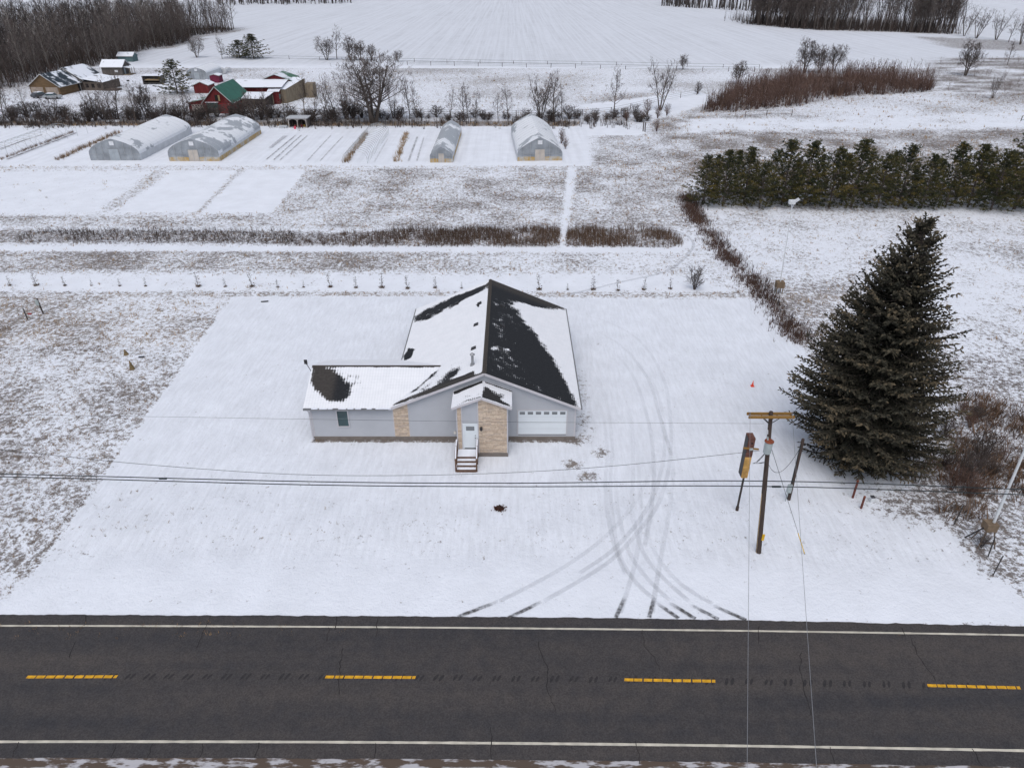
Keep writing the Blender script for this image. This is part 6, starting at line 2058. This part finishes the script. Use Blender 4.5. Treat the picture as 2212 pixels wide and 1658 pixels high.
# guy wire with yellow guard
gy_top, gy_bot = pl_at(tz + .3), at(1739, 1195)
gw = thing('guy_wire', 'thin guy wire with yellow plastic guard at its foot', 'guy wire', gy_bot)
MB().tube([gy_top, gy_bot], .012, 4).build('strand', M_WIRE, gw, True)
MB().tube([gy_bot.lerp(gy_top, .01), gy_bot.lerp(gy_top, .20)], .032, 6).build('guard', mat('guard_yellow', (.66, .46, .12), .5), gw, True)

# second service pole with meter
b2p = at(1704, 1078)
t2 = GY(1735, 948, b2p.y)
sp_ = thing('service_pole', 'short brown service pole with grey meter box beside the spruce', 'utility pole', b2p)
MB().tube([b2p - Vector((0, 0, .3)), Vector((t2.x, b2p.y, t2.z))], [.12, .10], 10).build('pole', M_POLE, sp_, True)
m_ = GY(1706, 1050, b2p.y)
MB().box((m_.x - .22, b2p.y - .28, m_.z - .35), (m_.x + .06, b2p.y - .12, m_.z + .30)).build('meter_box', M_CAN, sp_, True)
MB().tube([(m_.x - .10, b2p.y - .2, m_.z - .3), (m_.x - .16, b2p.y - .2, .0)], .03, 6).build('conduit', M_CAN, sp_, True)
MB().tube([(m_.x - .05, b2p.y - .2, m_.z + .3), (t2.x - .12, b2p.y - .1, t2.z - .3)], .022, 6).build('riser', M_WIRE, sp_, True)
lw = thing('service_loop', 'slack service wire hanging between the two brown poles', 'wire', pl_at(tz - 1.1))
a_, b_ = pl_at(tz - 1.1), Vector((t2.x, b2p.y, t2.z - .5))
MB().tube([a_.lerp(b_, k / 14) - Vector((0, 0, 1.5 * (1 - (2 * k / 14 - 1) ** 2) )) for k in range(15)], .014, 4).build('wire_strand', M_WIRE, lw, True)

# sign post with tall weathered board
sb_ = at(1592, 1101)
def spz(u, v): return GY(u, v, sb_.y)
sg = thing('sign_post', 'narrow rusty sign cabinet on a dark post with yellow wood showing', 'sign', sb_)
zb0, zb1, zt1 = spz(1603, 1030).z, spz(1609, 985).z, spz(1618, 945).z
MB().tube([sb_ - Vector((0, 0, .2)), Vector((sb_.x, sb_.y, zb0 + .3))], .075, 8).build('post', mat('iron_post', (.045, .038, .036), .8, .2, 5), sg, True)
MB().tube([sb_, sb_ + Vector((0, 0, .3))], .11, 8).build('base_sleeve', M_POLE, sg, True)
sx = sb_.x
MB().box((sx - .20, sb_.y - .10, zb0), (sx + .20, sb_.y + .55, zb1)).build('bare_board', mat('peeled_wood', (.46, .27, .085), .85, .35, 3.5), sg, True)
MB().box((sx - .205, sb_.y - .105, zb1), (sx + .205, sb_.y + .555, zt1)).build('rusted_panel', mat('rusty_panel', (.115, .052, .040), .85, .3, 3), sg, True)
MB().box((sx - .215, sb_.y - .03, zb0 + .02), (sx - .202, sb_.y + .5, zt1 - .05)).build('side_frame', M_DARK, sg, True)
zk = spz(1611, 965).z
MB().bar((sx - .48, sb_.y - .16, zk + .04), (sx + .50, sb_.y - .16, zk - .06), .08, .10).build('cross_bar', M_ARM, sg, True)
MB().box((sx - .10, sb_.y - .24, zk - .10), (sx + .12, sb_.y - .205, zk + .06)).build('bracket_plate', M_CAN, sg, True)
MB().box((sx - .02, sb_.y - .112, zt1 - .42), (sx + .10, sb_.y - .106, zt1 - .30)).build('knot_hole', M_OPEN, sg, True)

# ---- cables along the road
def cable(label, name, pts, r, m, extra=None):
    t = thing(name, label, 'cable', (pts[0].x, pts[0].y, 0))
    P = smooth_line(pts, 12)
    MB().tube(P, r, 5).build('strand', m, t, True)
    return t, P
YL = pb.y + .2
def cz(u, v, y=YL): return GY(u, v, y)
L1 = [cz(-900, 1003), cz(0, 1023), cz(663, 1039.5), cz(1106, 1043), cz(1655, 1038.5), cz(2212, 1056.5), cz(2900, 1080)]
L2 = [cz(-900, 1010), cz(0, 1029), cz(663, 1046.5), cz(1106, 1050.5), cz(1655, 1050), cz(2212, 1068), cz(2900, 1094)]
t1, P1 = cable('upper of two heavy dark cables running along the road', 'overhead_cable', L1, .030, M_WIRE)
t2_, P2 = cable('lower of two heavy dark cables running along the road', 'overhead_cable', L2, .030, M_WIRE)
s1, s2 = cz(352, 1033), cz(1677, 1050.5)
MB().tube([s1 - Vector((.22, 0, 0)), s1 + Vector((.22, 0, 0))], .06, 8).build('splice_case', M_WIRE, t1, True)
MB().tube([s2 - Vector((.26, 0, 0)), s2 + Vector((.26, 0, 0))], .06, 8).build('splice_case', M_WIRE, t2_, True)
cable('thin sagging wire from the left running to the transformer pole', 'overhead_wire', [cz(-500, 925), cz(0, 971), cz(330, 1004), cz(663, 1025), cz(1000, 1024), cz(1300, 1008), cz(1641, 973)], .013, M_WIRE)
cable('faint high conductor crossing before the house to the pole', 'overhead_wire', [cz(-600, 885), cz(0, 895), cz(330, 899.5), cz(663, 905), cz(1106, 911), cz(1650, 914.5)], .007, M_WIRE)
for s, uu, lab in ((-1, 1614.5, 'left of two pale wires crossing over the road from the crossarm'), (1, 1765, 'right of two pale wires crossing over the road from the crossarm')):
    a = Vector((c.x + s * 1.15, c.y, zc + .15))
    b = G(uu, 1658, 9.4)
    b = a + (b - a) * 2.2
    cable(lab, 'road_crossing_wire', [a, a.lerp(b, .5) - Vector((0, 0, .05)), b], .009, M_ALU)

# ---- white pole with twin lamp head, wooden box at its foot
wp = at(1678, 632)
tw = GY(1713, 438, wp.y)
w_ = thing('light_pole', 'tall slender white pole with a white lamp head before the pines', 'light pole', wp)
M_WPOLE = mat('white_pole', (.60, .63, .66), .4, .05, 2)
bx = Vector((wp.x + .15, wp.y, .9))
for (dx, dy) in ((-.32, -.3), (.32, -.3), (.32, .3), (-.32, .3)):
    MB().box((bx.x + dx - .04, bx.y + dy - .04, -.1), (bx.x + dx + .04, bx.y + dy + .04, .7)).build('leg', M_TIN, w_, True)
MB().box((bx.x - .42, bx.y - .38, .68), (bx.x + .42, bx.y + .38, 1.35)).build('wooden_box', mat('box_wood', (.17, .125, .085), .85, .25, 4), w_, True)
MB().tube([(bx.x, bx.y, 1.3), (tw.x, bx.y, tw.z - .6)], [.065, .05], 8).build('pole', M_WPOLE, w_, True)
f = MB(); T = Vector((tw.x, bx.y, tw.z))
f.tube([T + Vector((0, 0, -.6)), T + Vector((-.10, 0, -.1))], .05, 6); f.tube([T + Vector((0, 0, -.6)), T + Vector((.12, 0, -.1))], .05, 6)
f.build('fork', M_WPOLE, w_, True)
MB().box(T + Vector((-.42, -.22, -.12)), T + Vector((.20, .22, .28))).build('lamp_body', M_WPOLE, w_, True)
MB().bar(T + Vector((.15, 0, .12)), T + Vector((.56, 0, .42)), .32, .20).build('lamp_hood', M_WPOLE, w_, True)
# second white pole on a trestle at the right
wq = at(2122, 1172)
w2 = thing('light_pole', 'pale pole on a wooden trestle at the right frame edge', 'light pole', wq)
zb = 1.15
for (dx, dy) in ((-.55, -.45), (.55, -.45), (.4, .5), (-.4, .5)):
    MB().bar((wq.x + dx, wq.y + dy, -.1), (wq.x + dx * .45, wq.y + dy * .45, zb), .07, .07).build('leg', mat('trestle_wood', (.13, .10, .08), .85, .2, 4), w2, True)
MB().bar((wq.x - .5, wq.y - .42, .35), (wq.x + .5, wq.y - .42, .35), .05, .10).build('brace', MATS['trestle_wood'], w2, True)
MB().box((wq.x - .34, wq.y - .3, zb), (wq.x + .34, wq.y + .3, zb + .55)).build('wooden_box', MATS['box_wood'], w2, True)
MB().bar((wq.x - .2, wq.y, zb + .2), (wq.x - 1.35, wq.y - .1, .55), .06, .06).build('stay', M_DARK, w2, True)
t3 = GY(2212, 942, wq.y)
MB().tube([(wq.x + .15, wq.y, zb + .55), (t3.x + .3, wq.y, t3.z + 4.0)], [.085, .06], 8).build('pole', M_WPOLE, w2, True)
MB().box((t3.x - .0, wq.y - .2, t3.z + 4.0), (t3.x + .6, wq.y + .2, t3.z + 4.4)).build('lamp_body', M_WPOLE, w2, True)

# ---- brushy wire fence right of the lawn
def fence(label, pts, step, h, m, name='wire_fence', strands=3, rr=.025, wire=.006, group=None):
    P = [Vector((x, y, 0)) for x, y in pts]
    t = thing(name, label, 'fence', (P[0].x, P[0].y, 0), 0, group)
    seg = [0]
    for a, b in zip(P[:-1], P[1:]): seg.append(seg[-1] + (b - a).length)
    n = int(seg[-1] / step)
    me = MB().tube([(0, 0, -.2), (0, 0, h)], rr, 5).mesh('post', m)
    pos = []
    for k in range(n + 1):
        s = seg[-1] * k / n
        i = max(j for j in range(len(seg)) if seg[j] <= s + 1e-6)
        i = min(i, len(P) - 2)
        q = P[i].lerp(P[i + 1], (s - seg[i]) / max(seg[i + 1] - seg[i], 1e-6))
        q.z = hz(q.x, q.y)
        pos.append(q)
        o = link('post', me, t)
        o.location = q - Vector((P[0].x, P[0].y, 0))
        o.rotation_euler = (rng.uniform(-.06, .06), rng.uniform(-.06, .06), 0)
        o.scale = (1, 1, rng.uniform(.85, 1.12))
    for k in range(strands):
        z = h * (.3 + .65 * k / max(strands - 1, 1))
        MB().tube([q + Vector((0, 0, z)) for q in pos], wire, 3, False).build('wire', M_WIRE, t, True)
    return t
M_TPOST = mat('steel_post', (.045, .045, .045), .7)
fence('wire fence on thin dark posts along the right side of the lawn', [(x + .5, y) for x, y in FENCE[:11]], 4.0, 1.4, M_TPOST, rr=.035, wire=.008)
fence('wire fence running from the spruce to the road corner', [(x + .3, y) for x, y in FENCE[11:]], 3.2, 1.5, M_TPOST, rr=.035, wire=.008)
fence('wire fence line from the trestle pole along the lower right field', px((2135, 1200), (2212, 1195), (2500, 1185)), 2.6, 1.6, M_TPOST, rr=.04, wire=.01)
M_WPOST = mat('old_post', (.075, .06, .055), .9, .2, 3)
fence('nearer of two long farm fences crossing the mid field', px((880, 141), (1100, 145), (1300, 149), (1500, 153), (1630, 155)), 8.5, 1.4, M_WPOST, 'farm_fence', 3, .09, .03)
fence('farther of two long farm fences at the foot of the big field', px((560, 127), (870, 134), (1100, 138), (1300, 141), (1500, 145), (1640, 147)), 12, 1.2, M_WPOST, 'farm_fence', 2, .08, .035)
fence('fence behind the hedgerow at the edge of the mid field', px((830, 249), (1000, 250), (1150, 252), (1260, 250), (1330, 244), (1420, 222), (1505, 205)), 7.5, 1.4, M_WPOST, 'farm_fence', 3, .08, .028)
fence('short pasture fence below the red brown thicket', px((1610, 253), (1640, 250), (1710, 250)), 5, 1.3, M_WPOST, 'farm_fence', 2, .09, .04)
fence('pasture fence near the right frame edge beyond the pines', px((2205, 262), (2260, 268), (2400, 280)), 6, 1.3, M_WPOST, 'farm_fence', 2, .09, .04)
for i, (u, v) in enumerate([(1389, 284), (1393, 285)]):
    p = at(u, v)
    tag(MB().tube([p - Vector((0, 0, .2)), p + Vector((0, 0, 2.0))], .12, 6).build('gate_post', M_WPOST), 'dark gate post at the bend of the snowy lane, %s' % ('left one' if i == 0 else 'right one'), 'post', 'lane gate posts')

# ---- small things
p = at(1625, 834)
cn = thing('traffic_cone', 'small orange traffic cone alone on the snowy lawn', 'traffic cone', p)
cn.scale = (.8, .8, .8)
M_CONE = mat('cone_orange', (.70, .060, .025), .5)
MB().box((-.19, -.19, 0), (.19, .19, .035)).build('base', M_CONE, cn)
MB().tube([(0, 0, .035), (0, 0, .38)], [.15, .075], 12).build('cone', M_CONE, cn)
MB().tube([(0, 0, .38), (0, 0, .48)], [.075, .055], 12).build('band', mat('cone_band', (.72, .10, .06), .5), cn)
MB().tube([(0, 0, .48), (0, 0, .70)], [.055, .02], 12).build('tip', M_CONE, cn)
M_MARK = mat('marker_red', (.12, .035, .024), .6, .15, 4)
for (u, v, h, lab) in ((1842, 1074, 1.45, 'taller reddish marker post under the spruce'), (1860, 1097, 1.0, 'shorter reddish marker post nearer the road')):
    t = thing('marker_post', lab, 'post', at(u, v), 0, 'reddish marker posts')
    MB().tube([(0, 0, -.2), (0, 0, h)], .075, 8).build('tube', M_MARK, t)
    MB().tube([(0, 0, h), (0, 0, h + .06)], [.085, .05], 8).build('cap', mat('cap_orange', (.18, .05, .025), .6), t)
t = thing('utility_pedestal', 'low white pedestal on the snow by the marker posts', 'pedestal', at(1882, 1083))
MB().box((-.11, -.11, 0), (.11, .11, .42)).build('housing', M_WPOLE, t); MB().box((-.13, -.13, .42), (.13, .13, .48)).build('cover', mat('dark_cover', (.06, .06, .07), .6), t)
t = thing('leaf_heap', 'small brown heap of leaves on the front lawn', 'leaf heap', at(1079, 1099))
n = 260
az = nrg.uniform(0, 6.28, n); r = np.abs(nrg.normal(0, .16, n))
Pn = np.stack([np.cos(az) * r * 1.3, np.sin(az) * r, np.maximum(0, .26 - r * .5) * nrg.uniform(0, 1, n)], 1)
link('leaves', needle_sprays('leaves', Pn, nrg.normal(0, 1, (n, 3)) * [1, 1, .4], nrg.uniform(.07, .13, n), np.full(n, .045), mat_ramp('dead_leaf', 'tone', [(0, (.03, .015, .012)), (1, (.12, .04, .025))]), nrg.uniform(0, 1, n)), t)
MB().tube([(-.28, 0, .0), (0, .02, .12), (.25, -.02, 0)], [.10, .22, .10], 8).build('core', mat('leaf_core', (.035, .018, .014), .9), t)
# meter post and stake in the left meadow
t = thing('meter_post', 'wooden post with a grey meter box in the left meadow', 'post', at(94, 678))
MB().tube([(0, 0, -.2), (-.1, 0, 1.75)], .075, 8).build('post', M_POLE, t)
MB().box((-.32, -.16, 1.0), (-.02, -.04, 1.6)).build('meter_box', M_CAN, t)
t = thing('stake', 'thin dark stake left of the meter post in the meadow', 'stake', at(60, 690))
MB().tube([(0, 0, -.2), (-.06, 0, 1.25)], .05, 6).build('shaft', M_DARK, t)
MB().box((.25, -.05, .55), (.6, .05, .7)).build('tag_plate', mat('faded_red', (.30, .05, .05), .7), t)
MB().tube([(-.02, 0, .6), (.3, 0, .6)], .02, 5).build('arm', M_DARK, t)
M_BURL = mat('burlap', (.17, .125, .065), .95, .25, 5)
for (u, v, h, lab) in ((273, 766, .55, 'small tan burlap cone in the meadow, upper one'), (286, 797, .85, 'taller tan burlap cone in the meadow, lower one')):
    t = thing('wrapped_shrub', lab, 'wrapped shrub', at(u, v), 0, 'burlap wrapped shrubs')
    MB().tube([(0, 0, -.05), (0, 0, h * .2), (-.02, 0, h * .6), (-.06, 0, h)], [.24, .20, .11, .05], 9).build('wrap', M_BURL, t)
    MB().tube([(-.012, 0, h * .55), (-.014, 0, h * .60)], .13, 9).build('twine', M_POLE, t)
for (u, v, w, lab) in ((306, 772, .5, 'short dark plank lying in the meadow grass'), (572, 652, .75, 'flat dark plank lying on the lawn edge')):
    p = at(u, v)
    tag(MB().bar(p + Vector((-w / 2, -.05, .07)), p + Vector((w / 2, .05, .08)), .16, .06).build('plank', M_DARK), lab, 'plank')
